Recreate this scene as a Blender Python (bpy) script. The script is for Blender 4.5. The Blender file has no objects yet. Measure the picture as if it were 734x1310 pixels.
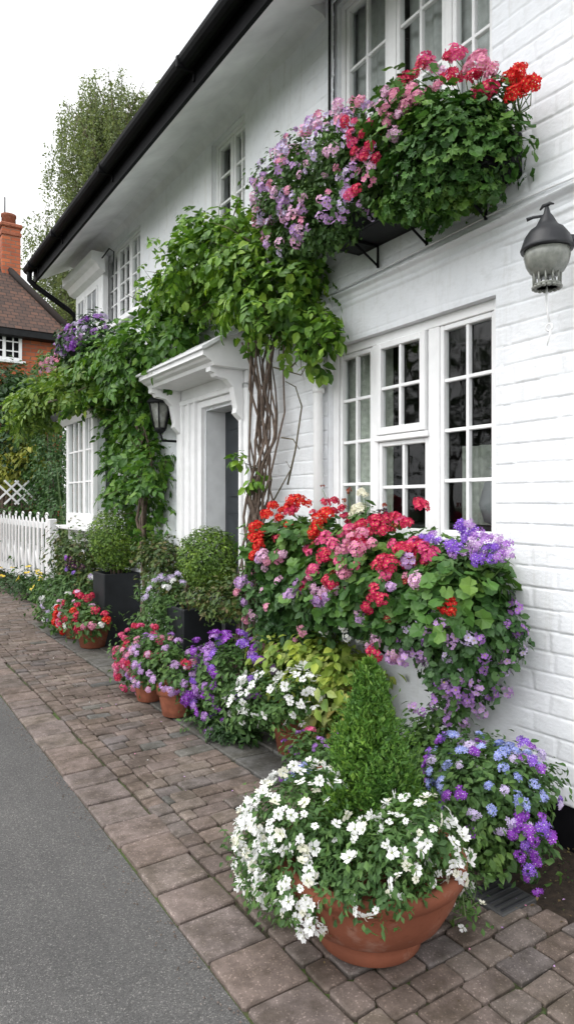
import bpy, bmesh, math, random
import numpy as np
from mathutils import Vector, Matrix
R_ = math.radians
random.seed(7); rng = np.random.default_rng(7)
sc = bpy.context.scene
COL = sc.collection
# ---------------------------------------------------------------- place geometry
F_, TH, EYE, HY = 850.0, math.atan(555/850), 1.55, 643.0
S_, C_ = math.sin(TH), math.cos(TH)
D = 2.65                      # plane of the cottage wall (x), street runs along y

def W(x, y, u):               # point seen at x,y on the plane x = u parallel to the wall
    t = (x-367)/F_; fw = u/(t*C_+S_); r = t*fw
    return np.array((u, -r*S_+fw*C_, EYE-(y-HY)/F_*fw))
def G(x, y, z=0.0):
    fw = (EYE-z)*F_/(y-HY); r = (x-367)/F_*fw
    return np.array((r*C_+fw*S_, -r*S_+fw*C_, z))

# ---------------------------------------------------------------- materials
def nt(m):
    m.use_nodes = True
    n = m.node_tree.nodes; l = m.node_tree.links
    return n, l, n.get('Principled BSDF')
MATS = {}; LEAF_GAIN = 1.15
def mix_rgb(n, l, fac, a, b, blend='MIX'):
    x = n.new('ShaderNodeMix'); x.data_type = 'RGBA'; x.blend_type = blend
    for s, v in ((0, fac), (6, a), (7, b)):
        if hasattr(v, 'is_linked') or hasattr(v, 'links'): l.new(v, x.inputs[s])
        elif s == 0: x.inputs[0].default_value = v
        else: x.inputs[s].default_value = (*v[:3], 1)
    return x.outputs[2]
def noise(n, l, scale, detail=4, rough=.55, vec=None):
    x = n.new('ShaderNodeTexNoise'); x.inputs['Scale'].default_value = scale
    x.inputs['Detail'].default_value = detail; x.inputs['Roughness'].default_value = rough
    if vec is None:
        tc = n.new('ShaderNodeTexCoord'); vec = tc.outputs['Object']
    l.new(vec, x.inputs['Vector']); return x.outputs['Fac']
def ramp(n, l, src, stops):
    r = n.new('ShaderNodeValToRGB'); e = r.color_ramp.elements
    while len(e) < len(stops): e.new(.5)
    for el, (p, c) in zip(e, stops):
        el.position = p; el.color = (*c, 1) if len(c) == 3 else c
    l.new(src, r.inputs[0]); return r.outputs[0]
def bump(n, l, src, b, strength=.3, dist=.01):
    x = n.new('ShaderNodeBump'); x.inputs['Strength'].default_value = strength
    x.inputs['Distance'].default_value = dist
    l.new(src, x.inputs['Height']); l.new(x.outputs[0], b.inputs['Normal']); return x
def mat(name, col, rough=.6, nscale=12, var=.15, bstr=.0, bscale=60, bdist=.004, metal=0, spec=.4):
    if name in MATS: return MATS[name]
    m = bpy.data.materials.new(name); n, l, b = nt(m)
    f = noise(n, l, nscale)
    a = tuple(c*(1-var) for c in col); c2 = tuple(min(1, c*(1+var)) for c in col)
    l.new(ramp(n, l, f, [(.3, a), (.7, c2)]), b.inputs['Base Color'])
    b.inputs['Roughness'].default_value = rough; b.inputs['Metallic'].default_value = metal
    b.inputs['Specular IOR Level'].default_value = spec
    if bstr: bump(n, l, noise(n, l, bscale, 6), b, bstr, bdist)
    MATS[name] = m; return m
def leafmat(name, cols, rough=.5, trans=.25, spec=.35):
    m = bpy.data.materials.new(name); n, l, b = nt(m)
    g = n.new('ShaderNodeNewGeometry')
    st = [(i/(len(cols)-1), tuple(q*LEAF_GAIN for q in c)) for i, c in enumerate(cols)]
    col = ramp(n, l, g.outputs['Random Per Island'], st)
    ag = ramp(n, l, noise(n, l, 5.0, 3, .6), [(.32, (.55, .66, .75)), (.52, (1, 1, 1)), (.70, (1.35, 1.22, .95))])
    col = mix_rgb(n, l, .85, col, ag, 'MULTIPLY')               # older and younger growth in patches
    l.new(col, b.inputs['Base Color']); b.inputs['Roughness'].default_value = rough
    b.inputs['Specular IOR Level'].default_value = spec
    t = n.new('ShaderNodeBsdfTranslucent')
    l.new(mix_rgb(n, l, 1.0, col, (1.1, 1.15, .6), 'MULTIPLY'), t.inputs[0])
    mx = n.new('ShaderNodeMixShader'); mx.inputs[0].default_value = trans
    l.new(b.outputs[0], mx.inputs[1]); l.new(t.outputs[0], mx.inputs[2])
    l.new(mx.outputs[0], n['Material Output'].inputs[0])
    MATS[name] = m; return m
def petalmat(name, a, b2, trans=.3):
    m = bpy.data.materials.new(name); n, l, b = nt(m)
    g = n.new('ShaderNodeNewGeometry'); oi = n.new('ShaderNodeObjectInfo')
    ad = n.new('ShaderNodeMath'); ad.operation = 'ADD'
    l.new(g.outputs['Random Per Island'], ad.inputs[0]); l.new(oi.outputs['Random'], ad.inputs[1])
    hv = n.new('ShaderNodeMath'); hv.operation = 'MULTIPLY'; hv.inputs[1].default_value = .5
    l.new(ad.outputs[0], hv.inputs[0])
    col = mix_rgb(n, l, hv.outputs[0], a, b2)
    l.new(col, b.inputs['Base Color']); b.inputs['Roughness'].default_value = .55
    b.inputs['Specular IOR Level'].default_value = .25
    t = n.new('ShaderNodeBsdfTranslucent'); l.new(col, t.inputs[0])
    mx = n.new('ShaderNodeMixShader'); mx.inputs[0].default_value = trans
    l.new(b.outputs[0], mx.inputs[1]); l.new(t.outputs[0], mx.inputs[2])
    l.new(mx.outputs[0], n['Material Output'].inputs[0])
    MATS[name] = m; return m

def white_wall():
    m = bpy.data.materials.new('painted_wall'); n, l, b = nt(m)
    f1 = noise(n, l, 1.3, 5, .6); f2 = noise(n, l, 14, 5, .65)
    c = ramp(n, l, f1, [(.3, (.70, .72, .75)), (.65, (.81, .82, .84))])
    c2 = ramp(n, l, f2, [(.30, (.78, .77, .75)), (.5, (1, 1, 1))])
    col = mix_rgb(n, l, .4, c, c2, 'MULTIPLY')
    # grime streaks with a shape of their own
    tc = n.new('ShaderNodeTexCoord'); mp = n.new('ShaderNodeMapping')
    mp.inputs['Scale'].default_value = (3, 9, .7); l.new(tc.outputs['Object'], mp.inputs[0])
    f3 = noise(n, l, 1.6, 6, .7, mp.outputs[0])
    s = ramp(n, l, f3, [(.56, (1, 1, 1)), (.70, (.86, .85, .82)), (.80, (.70, .67, .61))])
    col = mix_rgb(n, l, .7, col, s, 'MULTIPLY')
    l.new(col, b.inputs['Base Color']); b.inputs['Roughness'].default_value = .6
    b.inputs['Specular IOR Level'].default_value = .3
    bump(n, l, noise(n, l, 70, 6, .65), b, .5, .004)
    MATS['wall'] = m; return m
white_wall()
mat('trim', (.80, .80, .80), .42, 9, .05, .15, 40, .002)
mat('trim_dull', (.70, .71, .72), .5, 6, .10, .25, 30, .003)
mat('soffit', (.78, .78, .79), .6, 3, .14, .3, 20, .004)
mat('black_paint', (.005, .005, .006), .6, 6, .4, .2, 30, .003, spec=.1)
mat('black_matt', (.010, .011, .012), .6, 8, .35, .2, 40, .003, spec=.2)
mat('planter_black', (.013, .015, .017), .55, 5, .35, .25, 22, .003, spec=.25)
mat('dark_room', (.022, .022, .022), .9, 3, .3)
mat('door_paint', (.022, .027, .032), .35, 6, .3)
mat('net_curtain', (.50, .51, .50), .9, 20, .15)
mat('green_curtain', (.44, .47, .41), .9, 26, .22)
def terracotta():
    m = bpy.data.materials.new('terracotta'); n, l, b = nt(m)
    c = ramp(n, l, noise(n, l, 4, 6, .6), [(.3, (.145, .050, .028)), (.55, (.21, .070, .039)), (.75, (.26, .098, .058))])
    bloom = ramp(n, l, noise(n, l, 9, 7, .7), [(.55, (0, 0, 0)), (.78, (.55, .55, .55))])
    c = mix_rgb(n, l, bloom, c, (.36, .27, .22)); soilm = ramp(n, l, noise(n, l, 17, 5, .7), [(.60, (1, 1, 1)), (.72, (.55, .5, .42))])
    l.new(mix_rgb(n, l, 1.0, c, soilm, 'MULTIPLY'), b.inputs['Base Color']); b.inputs['Roughness'].default_value = .8
    b.inputs['Specular IOR Level'].default_value = .2; bump(n, l, noise(n, l, 38, 6, .6), b, .5, .004); MATS['terracotta'] = m
terracotta()
mat('terracotta_old', (.27, .095, .055), .8, 14, .35, .5, 40, .004, spec=.2)
mat('soil', (.035, .024, .016), .95, 30, .5, .8, 60, .01)
mat('bark', (.12, .088, .068), .85, 22, .45, .8, 45, .006)
mat('twig', (.10, .085, .05), .8, 22, .35)
mat('green_stem', (.10, .17, .05), .6, 22, .3)
mat('trough_green', (.012, .032, .020), .5, 8, .3)
mat('lantern_metal', (.020, .021, .024), .45, 14, .35, .2, 60, .002)
mat('clay_tile', (.085, .045, .032), .85, 3, .35, .6, 25, .02)
mat('slate_tile', (.075, .075, .08), .7, 6, .3, .5, 20, .01)
mat('lead_grey', (.25, .26, .27), .7, 6, .2)
mat('grille_iron', (.06, .06, .06), .6, 20, .3)
mat('ivory_glaze', (.55, .53, .47), .6, 20, .15)
mat('wax_white', (.7, .7, .7), .6, 20, .15)

def glass_mat(name, tint=(.9, .93, .92), refl=1.0):
    m = bpy.data.materials.new(name); n, l, b = nt(m)
    n.remove(b)
    tr = n.new('ShaderNodeBsdfTransparent'); tr.inputs[0].default_value = (*tint, 1)
    gl = n.new('ShaderNodeBsdfGlossy'); gl.inputs['Roughness'].default_value = .03
    ge = n.new('ShaderNodeNewGeometry'); dt = n.new('ShaderNodeVectorMath'); dt.operation = 'DOT_PRODUCT'
    l.new(ge.outputs['Normal'], dt.inputs[0]); l.new(ge.outputs['Incoming'], dt.inputs[1])
    def mth(op, a, b_=None):
        x = n.new('ShaderNodeMath'); x.operation = op
        for i_, v_ in enumerate((a, b_)):
            if v_ is None: continue
            if hasattr(v_, 'links'): l.new(v_, x.inputs[i_])
            else: x.inputs[i_].default_value = v_
        return x.outputs[0]
    sch = mth('ADD', mth('MULTIPLY', mth('POWER', mth('SUBTRACT', 1.0, mth('ABSOLUTE', dt.outputs['Value'])), 5.0), .9), .032)
    bp = n.new('ShaderNodeBump'); bp.inputs['Strength'].default_value = .06; bp.inputs['Distance'].default_value = .02
    l.new(noise(n, l, 5, 2), bp.inputs['Height'])
    l.new(bp.outputs[0], gl.inputs['Normal'])
    mx = n.new('ShaderNodeMixShader'); l.new(sch, mx.inputs[0])
    l.new(tr.outputs[0], mx.inputs[1]); l.new(gl.outputs[0], mx.inputs[2])
    l.new(mx.outputs[0], n['Material Output'].inputs[0]); MATS[name] = m; return m
glass_mat('glass')
def globe_glass():
    m = bpy.data.materials.new('globe_glass'); n, l, b = nt(m)
    f = noise(n, l, 25, 5)
    l.new(ramp(n, l, f, [(.3, (.20, .21, .185)), (.7, (.36, .37, .33))]), b.inputs['Base Color'])
    b.inputs['Roughness'].default_value = .22; b.inputs['Transmission Weight'].default_value = .35
    MATS['globe_glass'] = m
globe_glass()

def red_brick():
    m = bpy.data.materials.new('red_brick'); n, l, b = nt(m)
    tc = n.new('ShaderNodeTexCoord'); sx = n.new('ShaderNodeSeparateXYZ'); l.new(tc.outputs['Object'], sx.inputs[0])
    ad = n.new('ShaderNodeMath'); l.new(sx.outputs[0], ad.inputs[0]); l.new(sx.outputs[1], ad.inputs[1])
    cb = n.new('ShaderNodeCombineXYZ'); l.new(ad.outputs[0], cb.inputs[0]); l.new(sx.outputs[2], cb.inputs[1])
    br = n.new('ShaderNodeTexBrick'); l.new(cb.outputs[0], br.inputs['Vector'])
    br.inputs['Scale'].default_value = 1; br.inputs['Brick Width'].default_value = .26; br.inputs['Row Height'].default_value = .105
    br.inputs['Mortar Size'].default_value = .012; br.inputs['Bias'].default_value = -.1
    br.inputs['Color1'].default_value = (.44, .125, .05, 1); br.inputs['Color2'].default_value = (.30, .075, .036, 1)
    br.inputs['Mortar'].default_value = (.20, .12, .085, 1)
    col = mix_rgb(n, l, .5, br.outputs['Color'], ramp(n, l, noise(n, l, 2.5), [(.3, (.6, .6, .6)), (.7, (1.2, 1.1, 1))]), 'MULTIPLY')
    l.new(col, b.inputs['Base Color']); b.inputs['Roughness'].default_value = .85
    inv = n.new('ShaderNodeMath'); inv.operation = 'SUBTRACT'; inv.inputs[0].default_value = 1; l.new(br.outputs['Fac'], inv.inputs[1])
    bump(n, l, inv.outputs[0], b, .6, .012); MATS['red_brick'] = m
red_brick()

def roof_tile():
    m = bpy.data.materials.new('roof_tile'); n, l, b = nt(m)
    tc = n.new('ShaderNodeTexCoord')
    br = n.new('ShaderNodeTexBrick'); l.new(tc.outputs['UV'], br.inputs['Vector'])
    br.inputs['Scale'].default_value = 1; br.inputs['Brick Width'].default_value = .2; br.inputs['Row Height'].default_value = .15
    br.inputs['Mortar Size'].default_value = .012
    br.inputs['Color1'].default_value = (.105, .052, .035, 1); br.inputs['Color2'].default_value = (.055, .033, .026, 1)
    br.inputs['Mortar'].default_value = (.02, .014, .012, 1)
    col = mix_rgb(n, l, .6, br.outputs['Color'], ramp(n, l, noise(n, l, 1.4, 6), [(.3, (.5, .5, .5)), (.7, (1.3, 1.2, 1.1))]), 'MULTIPLY')
    l.new(col, b.inputs['Base Color']); b.inputs['Roughness'].default_value = .85
    inv = n.new('ShaderNodeMath'); inv.operation = 'SUBTRACT'; inv.inputs[0].default_value = 1; l.new(br.outputs['Fac'], inv.inputs[1])
    bump(n, l, inv.outputs[0], b, .7, .02); MATS['roof_tile'] = m
roof_tile()

def asphalt():
    m = bpy.data.materials.new('asphalt'); n, l, b = nt(m)
    tc = n.new('ShaderNodeTexCoord'); v = tc.outputs['Object']
    vo = n.new('ShaderNodeTexVoronoi'); vo.inputs['Scale'].default_value = 260; l.new(v, vo.inputs['Vector'])
    base = ramp(n, l, noise(n, l, .8, 7, .65, v), [(.32, (.092, .090, .089)), (.5, (.108, .106, .104)), (.72, (.130, .127, .123))])
    mp = n.new('ShaderNodeMapping'); mp.inputs['Scale'].default_value = (2.2, .18, 1); l.new(v, mp.inputs[0])
    base = mix_rgb(n, l, .8, base, ramp(n, l, noise(n, l, 1.5, 4, .6, mp.outputs[0]), [(.35, (.84, .84, .84)), (.65, (1.12, 1.11, 1.10))]), 'MULTIPLY')
    hs = n.new('ShaderNodeSeparateColor'); l.new(vo.outputs['Color'], hs.inputs[0])
    sp = ramp(n, l, hs.outputs[0], [(.0, (.55, .55, .55)), (.6, (.95, .95, .95)), (.88, (1.1, 1.1, 1.1)), (.975, (2.1, 2.05, 2.0))])
    col = mix_rgb(n, l, .9, base, sp, 'MULTIPLY')
    fine = ramp(n, l, noise(n, l, 420, 3, .7, v), [(.3, (.6, .6, .6)), (.7, (1.35, 1.35, 1.35))])
    col = mix_rgb(n, l, .8, col, fine, 'MULTIPLY')
    l.new(col, b.inputs['Base Color']); b.inputs['Roughness'].default_value = .8
    b.inputs['Specular IOR Level'].default_value = .3
    bump(n, l, vo.outputs['Distance'], b, .5, .004); MATS['asphalt'] = m
asphalt()
def paver_mat(name, cols, speck=1.7):
    m = bpy.data.materials.new(name); n, l, b = nt(m)
    g = n.new('ShaderNodeNewGeometry'); tc = n.new('ShaderNodeTexCoord'); v = tc.outputs['Object']
    st = [(i/(len(cols)-1), c) for i, c in enumerate(cols)]
    c0 = ramp(n, l, g.outputs['Random Per Island'], st)
    c1 = ramp(n, l, noise(n, l, 22, 6, .65, v), [(.25, (.62, .60, .58)), (.72, (1.25, 1.22, 1.2))])
    col = mix_rgb(n, l, .9, c0, c1, 'MULTIPLY')
    col = mix_rgb(n, l, .9, col, ramp(n, l, noise(n, l, 2.2, 4, .6, v), [(.3, (.66, .66, .66)), (.7, (1.2, 1.2, 1.2))]), 'MULTIPLY')
    col = mix_rgb(n, l, .9, col, ramp(n, l, noise(n, l, 7, 7, .7, v), [(.40, (.58, .57, .52)), (.56, (1, 1, 1))]), 'MULTIPLY')
    vo = n.new('ShaderNodeTexVoronoi'); vo.inputs['Scale'].default_value = 210; l.new(v, vo.inputs['Vector'])
    hs = n.new('ShaderNodeSeparateColor'); l.new(vo.outputs['Color'], hs.inputs[0])
    sp = ramp(n, l, hs.outputs[0], [(.0, (.8, .8, .8)), (.93, (1, 1, 1)), (.97, (speck, speck, speck))])
    col = mix_rgb(n, l, .9, col, sp, 'MULTIPLY')
    l.new(col, b.inputs['Base Color']); b.inputs['Roughness'].default_value = .78
    b.inputs['Specular IOR Level'].default_value = .3
    bump(n, l, noise(n, l, 130, 6, .7, v), b, .5, .004); MATS[name] = m
paver_mat('paver', [(0.149, 0.117, 0.101), (0.194, 0.153, 0.131), (0.171, 0.137, 0.124), (0.221, 0.184, 0.160), (0.153, 0.135, 0.132)])
paver_mat('kerb_paver', [(0.194, 0.153, 0.135), (0.216, 0.173, 0.155), (0.180, 0.151, 0.142), (0.225, 0.187, 0.164)])
paver_mat('flagstone', [(.13, .13, .125), (.17, .165, .15), (.11, .11, .11)], 1.6)
def joint_mat():
    m = bpy.data.materials.new('joint_earth'); n, l, b = nt(m)
    tc = n.new('ShaderNodeTexCoord'); v = tc.outputs['Object']
    f = noise(n, l, 2.6, 6, .7, v); g = noise(n, l, 60, 4, .6, v)
    c = ramp(n, l, f, [(.38, (.045, .034, .025)), (.50, (.050, .055, .022)), (.62, (.060, .095, .020))])
    col = mix_rgb(n, l, .8, c, ramp(n, l, g, [(.3, (.5, .5, .5)), (.7, (1.4, 1.4, 1.4))]), 'MULTIPLY')
    l.new(col, b.inputs['Base Color']); b.inputs['Roughness'].default_value = .95
    bump(n, l, g, b, .8, .008); MATS['joint_earth'] = m
joint_mat()
mat('grass_ground', (.05, .075, .025), .95, 8, .4, .8, 40, .02)

LEAF = {}
leafmat('vine_leaf', [(.040, .100, .014), (.075, .165, .020), (.12, .235, .026), (.21, .33, .05)], .45, .3)
leafmat('vine_leaf_mid', [(.028, .078, .013), (.05, .13, .018), (.08, .18, .024), (.13, .24, .035)], .45, .28)
leafmat('vine_leaf_dark', [(.018, .055, .012), (.035, .095, .018), (.055, .135, .022)], .45, .25)
leafmat('lime_leaf', [(.13, .21, .035), (.20, .29, .045), (.28, .36, .06), (.34, .38, .11)], .5, .3)
leafmat('sprawling_leaf', [(.05, .105, .018), (.085, .16, .025), (.13, .215, .035), (.19, .27, .05)], .5, .3)
leafmat('golden_leaf', [(.17, .20, .03), (.28, .30, .05), (.36, .36, .08), (.10, .15, .03)], .5, .3)
leafmat('geranium_leaf', [(.028, .080, .016), (.045, .115, .022), (.065, .15, .028), (.095, .18, .035)], .5, .2)
leafmat('ivy_leaf', [(.028, .075, .020), (.045, .105, .028), (.06, .13, .035)], .42, .2)
leafmat('dark_leaf', [(.012, .035, .010), (.022, .060, .014), (.035, .08, .02)], .5, .2)
leafmat('small_leaf', [(.035, .08, .02), (.055, .12, .028), (.085, .16, .04)], .55, .25)
leafmat('box_leaf', [(.045, .090, .012), (.075, .145, .018), (.115, .20, .025), (.16, .25, .035)], .42, .2)
leafmat('box_leaf_old', [(.025, .055, .014), (.05, .09, .02), (.085, .13, .03), (.11, .085, .035)], .5, .2)
leafmat('conifer_leaf', [(.038, .098, .016), (.062, .148, .022), (.095, .20, .03), (.145, .25, .045)], .5, .2)
leafmat('birch_leaf', [(.10, .13, .05), (.14, .175, .07), (.18, .215, .09)], .55, .35)
leafmat('tree_leaf', [(.02, .045, .015), (.035, .07, .02), (.05, .09, .025)], .55, .25)
leafmat('dry_leaf', [(.06, .04, .02), (.12, .08, .035), (.20, .15, .06), (.05, .06, .02)], .8, .1)
leafmat('variegated_leaf', [(.20, .27, .06), (.33, .36, .12), (.16, .20, .05), (.30, .20, .06)], .5, .3)
P = {}
for k, a, b in (('scarlet', (.58, .012, .015), (.75, .03, .03)), ('crimson', (.50, .012, .075), (.68, .045, .13)),
                ('hotpink', (.62, .05, .20), (.75, .14, .30)), ('pink', (.66, .20, .36), (.78, .36, .50)),
                ('palepink', (.68, .36, .56), (.78, .52, .70)), ('lilac', (.46, .26, .58), (.64, .42, .70)),
                ('palelilac', (.56, .46, .72), (.70, .60, .80)), ('violet', (.22, .08, .55), (.36, .17, .68)),
                ('purple', (.22, .035, .42), (.38, .09, .58)), ('mauve', (.33, .13, .50), (.50, .26, .64)),
                ('blue', (.22, .28, .66), (.42, .46, .78)), ('white', (.80, .80, .80), (.86, .86, .84)),
                ('cream', (.76, .74, .58), (.82, .80, .70)), ('yellow', (.75, .50, .04), (.82, .66, .12)),
                ('darkred', (.16, .01, .012), (.26, .02, .02)), ('plum', (.05, .01, .05), (.09, .02, .08))):
    petalmat('petal_'+k, a, b)
mat('eye_yellow', (.45, .42, .10), .6); mat('eye_dark', (.10, .05, .12), .6); mat('eye_white', (.75, .72, .75), .6)
mat('eye_green', (.20, .24, .08), .6)
M = MATS

# ---------------------------------------------------------------- object helpers
def setp(o, label=None, cat=None, group=None, kind=None):
    if label: o['label'] = label
    if cat: o['category'] = cat
    if group: o['group'] = group
    if kind: o['kind'] = kind
    return o
def empty(name, loc, label, cat, group=None):
    o = bpy.data.objects.new(name, None); COL.objects.link(o); o.location = Vector(loc)
    o.empty_display_size = .1
    return setp(o, label, cat, group)
def link(name, me, parent=None, loc=None):
    o = bpy.data.objects.new(name, me); COL.objects.link(o)
    if parent is not None: o.parent = parent
    if loc is not None: o.location = Vector(loc)
    return o
def npmesh(name, V, Fs, mats, mi=None, smooth=False):
    V = np.asarray(V, dtype=np.float32); Fs = np.asarray(Fs, dtype=np.int32); k = Fs.shape[1]
    me = bpy.data.meshes.new(name)
    me.vertices.add(len(V)); me.vertices.foreach_set('co', V.ravel())
    me.loops.add(Fs.size); me.loops.foreach_set('vertex_index', Fs.ravel())
    me.polygons.add(len(Fs)); me.polygons.foreach_set('loop_start', np.arange(len(Fs), dtype=np.int32)*k)
    for m in mats: me.materials.append(m)
    if mi is not None: me.polygons.foreach_set('material_index', np.asarray(mi, dtype=np.int32))
    me.polygons.foreach_set('use_smooth', np.full(len(Fs), smooth))
    me.update(calc_edges=True); me.validate(); return me

class MB:
    """collects boxes, tubes and lathes of one part"""
    def __init__(s): s.bm = bmesh.new(); s.mi = 0
    def _f(s, vs):
        f = s.bm.faces.new(vs); f.material_index = s.mi; return f
    def box(s, a, b, bev=0.0, rot=None, seg=1):
        a = np.minimum(a, b), np.maximum(a, b); lo, hi = a
        n0 = len(s.bm.faces)
        v = [s.bm.verts.new(p) for p in [(lo[0], lo[1], lo[2]), (hi[0], lo[1], lo[2]), (hi[0], hi[1], lo[2]), (lo[0], hi[1], lo[2]),
                                         (lo[0], lo[1], hi[2]), (hi[0], lo[1], hi[2]), (hi[0], hi[1], hi[2]), (lo[0], hi[1], hi[2])]]
        fs = [s._f([v[i] for i in q]) for q in ((3, 2, 1, 0), (4, 5, 6, 7), (0, 1, 5, 4), (1, 2, 6, 5), (2, 3, 7, 6), (3, 0, 4, 7))]
        if rot is not None:
            c = Vector((lo+hi)/2)
            for x in v: x.co = c + rot @ (x.co - c)
        if bev:
            bmesh.ops.bevel(s.bm, geom=list({e for f in fs for e in f.edges}), offset=bev, segments=seg, affect='EDGES', profile=.5)
        return s
    def prism(s, pts2, y0, y1, axis='y'):
        """profile in (x,z) swept along y (or profile in (x,y) swept along z)"""
        def P3(p, t): return (p[0], t, p[1]) if axis == 'y' else ((p[0], p[1], t) if axis == 'z' else (t, p[0], p[1]))
        A = [s.bm.verts.new(P3(p, y0)) for p in pts2]; B = [s.bm.verts.new(P3(p, y1)) for p in pts2]
        n = len(pts2)
        for i in range(n): s._f([A[i], A[(i+1) % n], B[(i+1) % n], B[i]])
        s._f(A[::-1]); s._f(B); return s
    def tube(s, pts, rad, seg=8, cap=True):
        pts = [Vector(p) for p in pts]; n = len(pts)
        if not hasattr(rad, '__len__'): rad = [rad]*n
        rings = []; ref = None
        for i in range(n):
            t = (pts[min(i+1, n-1)]-pts[max(i-1, 0)]).normalized()
            if ref is None: ref = Vector((0, 0, 1)) if abs(t.z) < .9 else Vector((1, 0, 0))
            a = (ref - t*ref.dot(t)).normalized(); ref = a; b = t.cross(a)
            rings.append([s.bm.verts.new(pts[i]+(a*math.cos(2*math.pi*k/seg)+b*math.sin(2*math.pi*k/seg))*rad[i]) for k in range(seg)])
        for i in range(n-1):
            for k in range(seg):
                f = s._f([rings[i][k], rings[i][(k+1) % seg], rings[i+1][(k+1) % seg], rings[i+1][k]]); f.smooth = True
        if cap: s._f(rings[0][::-1]); s._f(rings[-1])
        return s
    def lathe(s, prof, c=(0, 0, 0), seg=32, wob=0.0):
        rings = []; c = Vector(c)
        for (r, z) in prof:
            rings.append([s.bm.verts.new(c+Vector((r*(1+wob*math.sin(3*a+z*9))*math.cos(a), r*(1+wob*math.sin(3*a+z*9))*math.sin(a), z))) for a in [2*math.pi*k/seg for k in range(seg)]])
        for i in range(len(prof)-1):
            for k in range(seg):
                f = s._f([rings[i][k], rings[i][(k+1) % seg], rings[i+1][(k+1) % seg], rings[i+1][k]]); f.smooth = True
        if prof[0][0] > 1e-4: s._f(rings[0][::-1])
        if prof[-1][0] > 1e-4: s._f(rings[-1])
        return s
    def sheet(s, pts):
        s._f([s.bm.verts.new(p) for p in pts]); return s
    def build(s, name, mats, parent=None, loc=None, smooth_angle=None):
        if not isinstance(mats, (list, tuple)): mats = [mats]
        bmesh.ops.recalc_face_normals(s.bm, faces=s.bm.faces[:])
        me = bpy.data.meshes.new(name); s.bm.to_mesh(me); s.bm.free()
        for m in mats: me.materials.append(m)
        return link(name, me, parent, loc)

# ---------------------------------------------------------------- leaves and flowers
def tmpl_leaf(w=.28, fold=.07, droop=.12):
    V = [(0, 0, 0), (0, .38, 0), (0, .72, -droop*.4), (0, 1, -droop), (-w, .36, fold), (-w*.8, .70, fold*.6-droop*.3), (w, .36, fold), (w*.8, .70, fold*.6-droop*.3)]
    Fq = [(0, 1, 4), (0, 6, 1), (1, 2, 5), (1, 5, 4), (1, 6, 7), (1, 7, 2), (2, 3, 5), (2, 7, 3)]
    return np.array(V, float), np.array(Fq), np.zeros(len(Fq), int)
def tmpl_small(w=.3, fold=.1):
    V = [(0, 0, 0), (0, .55, 0), (0, 1, -.05), (-w, .5, fold), (w, .5, fold)]
    Fq = [(0, 1, 3), (0, 4, 1), (1, 2, 3), (1, 4, 2)]
    return np.array(V, float), np.array(Fq), np.zeros(4, int)
def tmpl_round(n=9, cup=.18, seed=1):
    r = np.random.default_rng(seed)
    V = [(0, .35, 0)]; 
    for i in range(2*n+1):
        a = R_(-90+14) + (2*math.pi-R_(28))*i/(2*n); rr = .5*(1.0 if i % 2 else .86)
        V.append((rr*math.cos(a), .45+rr*math.sin(a), cup*rr*2*(.6+.4*math.sin(a*3+1))+r.uniform(-.03, .03)))
    Fq = [(0, i, i+1) for i in range(1, 2*n+1)]
    return np.array(V, float), np.array(Fq), np.zeros(len(Fq), int)
def tmpl_lobed(seed=2):
    r = np.random.default_rng(seed)
    rad = [(.42, -60), (.36, -38), (.62, -15), (.42, 12), (.66, 42), (.46, 64), (.72, 90), (.46, 116), (.66, 138), (.42, 168), (.62, 195), (.36, 218), (.42, 240)]
    V = [(0, .3, -.02)]+[(q*.8*math.cos(R_(a)), .36+q*.8*math.sin(R_(a)), .10*abs(math.cos(R_(a)))-.06*(q > .6)+r.uniform(-.02, .02)) for q, a in rad]
    Fq = [(0, i, i+1) for i in range(1, len(rad))]
    return np.array(V, float), np.array(Fq), np.zeros(len(Fq), int)
def tmpl_pinnate(seed=1, pairs=3):
    """a compound leaf: pairs of pointed leaflets along a drooping stalk"""
    r = np.random.default_rng(seed); lv = tmpl_leaf(.27, .06, .16); pos = []; N = []; T = []; S = []
    for k in range(pairs):
        y = .22+.62*k/pairs
        for sd in (-1, 1):
            pos.append((0.0, y, -.10*y*y)); T.append((sd*math.cos(.75), math.sin(.75), -.25+r.uniform(-.15, .15))); N.append((sd*.15+r.uniform(-.2, .2), r.uniform(-.2, .2), 1)); S.append(.40-.03*k+r.uniform(-.05, .05))
    pos.append((0, .74, -.06)); T.append((r.uniform(-.15, .15), 1, -.3)); N.append((0, .3, 1)); S.append(.42)
    V, Fq, Mi = place(lv, np.array(pos), np.array(N, float), np.array(T, float), np.array(S))
    b = len(V); V = np.concatenate([V, [(-.008, 0, 0), (.008, 0, 0), (0, .76, -.06)]]); Fq = np.concatenate([Fq, [(b, b+1, b+2)]])
    return V, Fq, np.zeros(len(Fq), int)
def tmpl_floret(np_=5, cup=.25, wid=.42, eye=.22, notch=.0):
    V = []; Fq = []; Mi = []
    for k in range(np_):
        a = 2*math.pi*k/np_; c, s = math.cos(a), math.sin(a); b = len(V)
        for (r, w, z) in ((.08, .0, 0), (.55, wid, cup*.35), (.55, -wid, cup*.35), (.96, wid*.62, cup), (.96, -wid*.62, cup), (1.0-notch, 0, cup*.85)):
            V.append((r*c-w*s, r*s+w*c, z))
        Fq += [(b, b+2, b+1), (b+1, b+2, b+4), (b+1, b+4, b+5), (b+1, b+5, b+3)]; Mi += [0]*4
    if eye:
        b = len(V); V.append((0, 0, .16))
        for k in range(6): V.append((eye*math.cos(k*math.pi/3), eye*math.sin(k*math.pi/3), .07))
        Fq += [(b, b+1+k, b+1+(k+1) % 6) for k in range(6)]; Mi += [1]*6
    return np.array(V, float), np.array(Fq), np.array(Mi)
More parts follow.
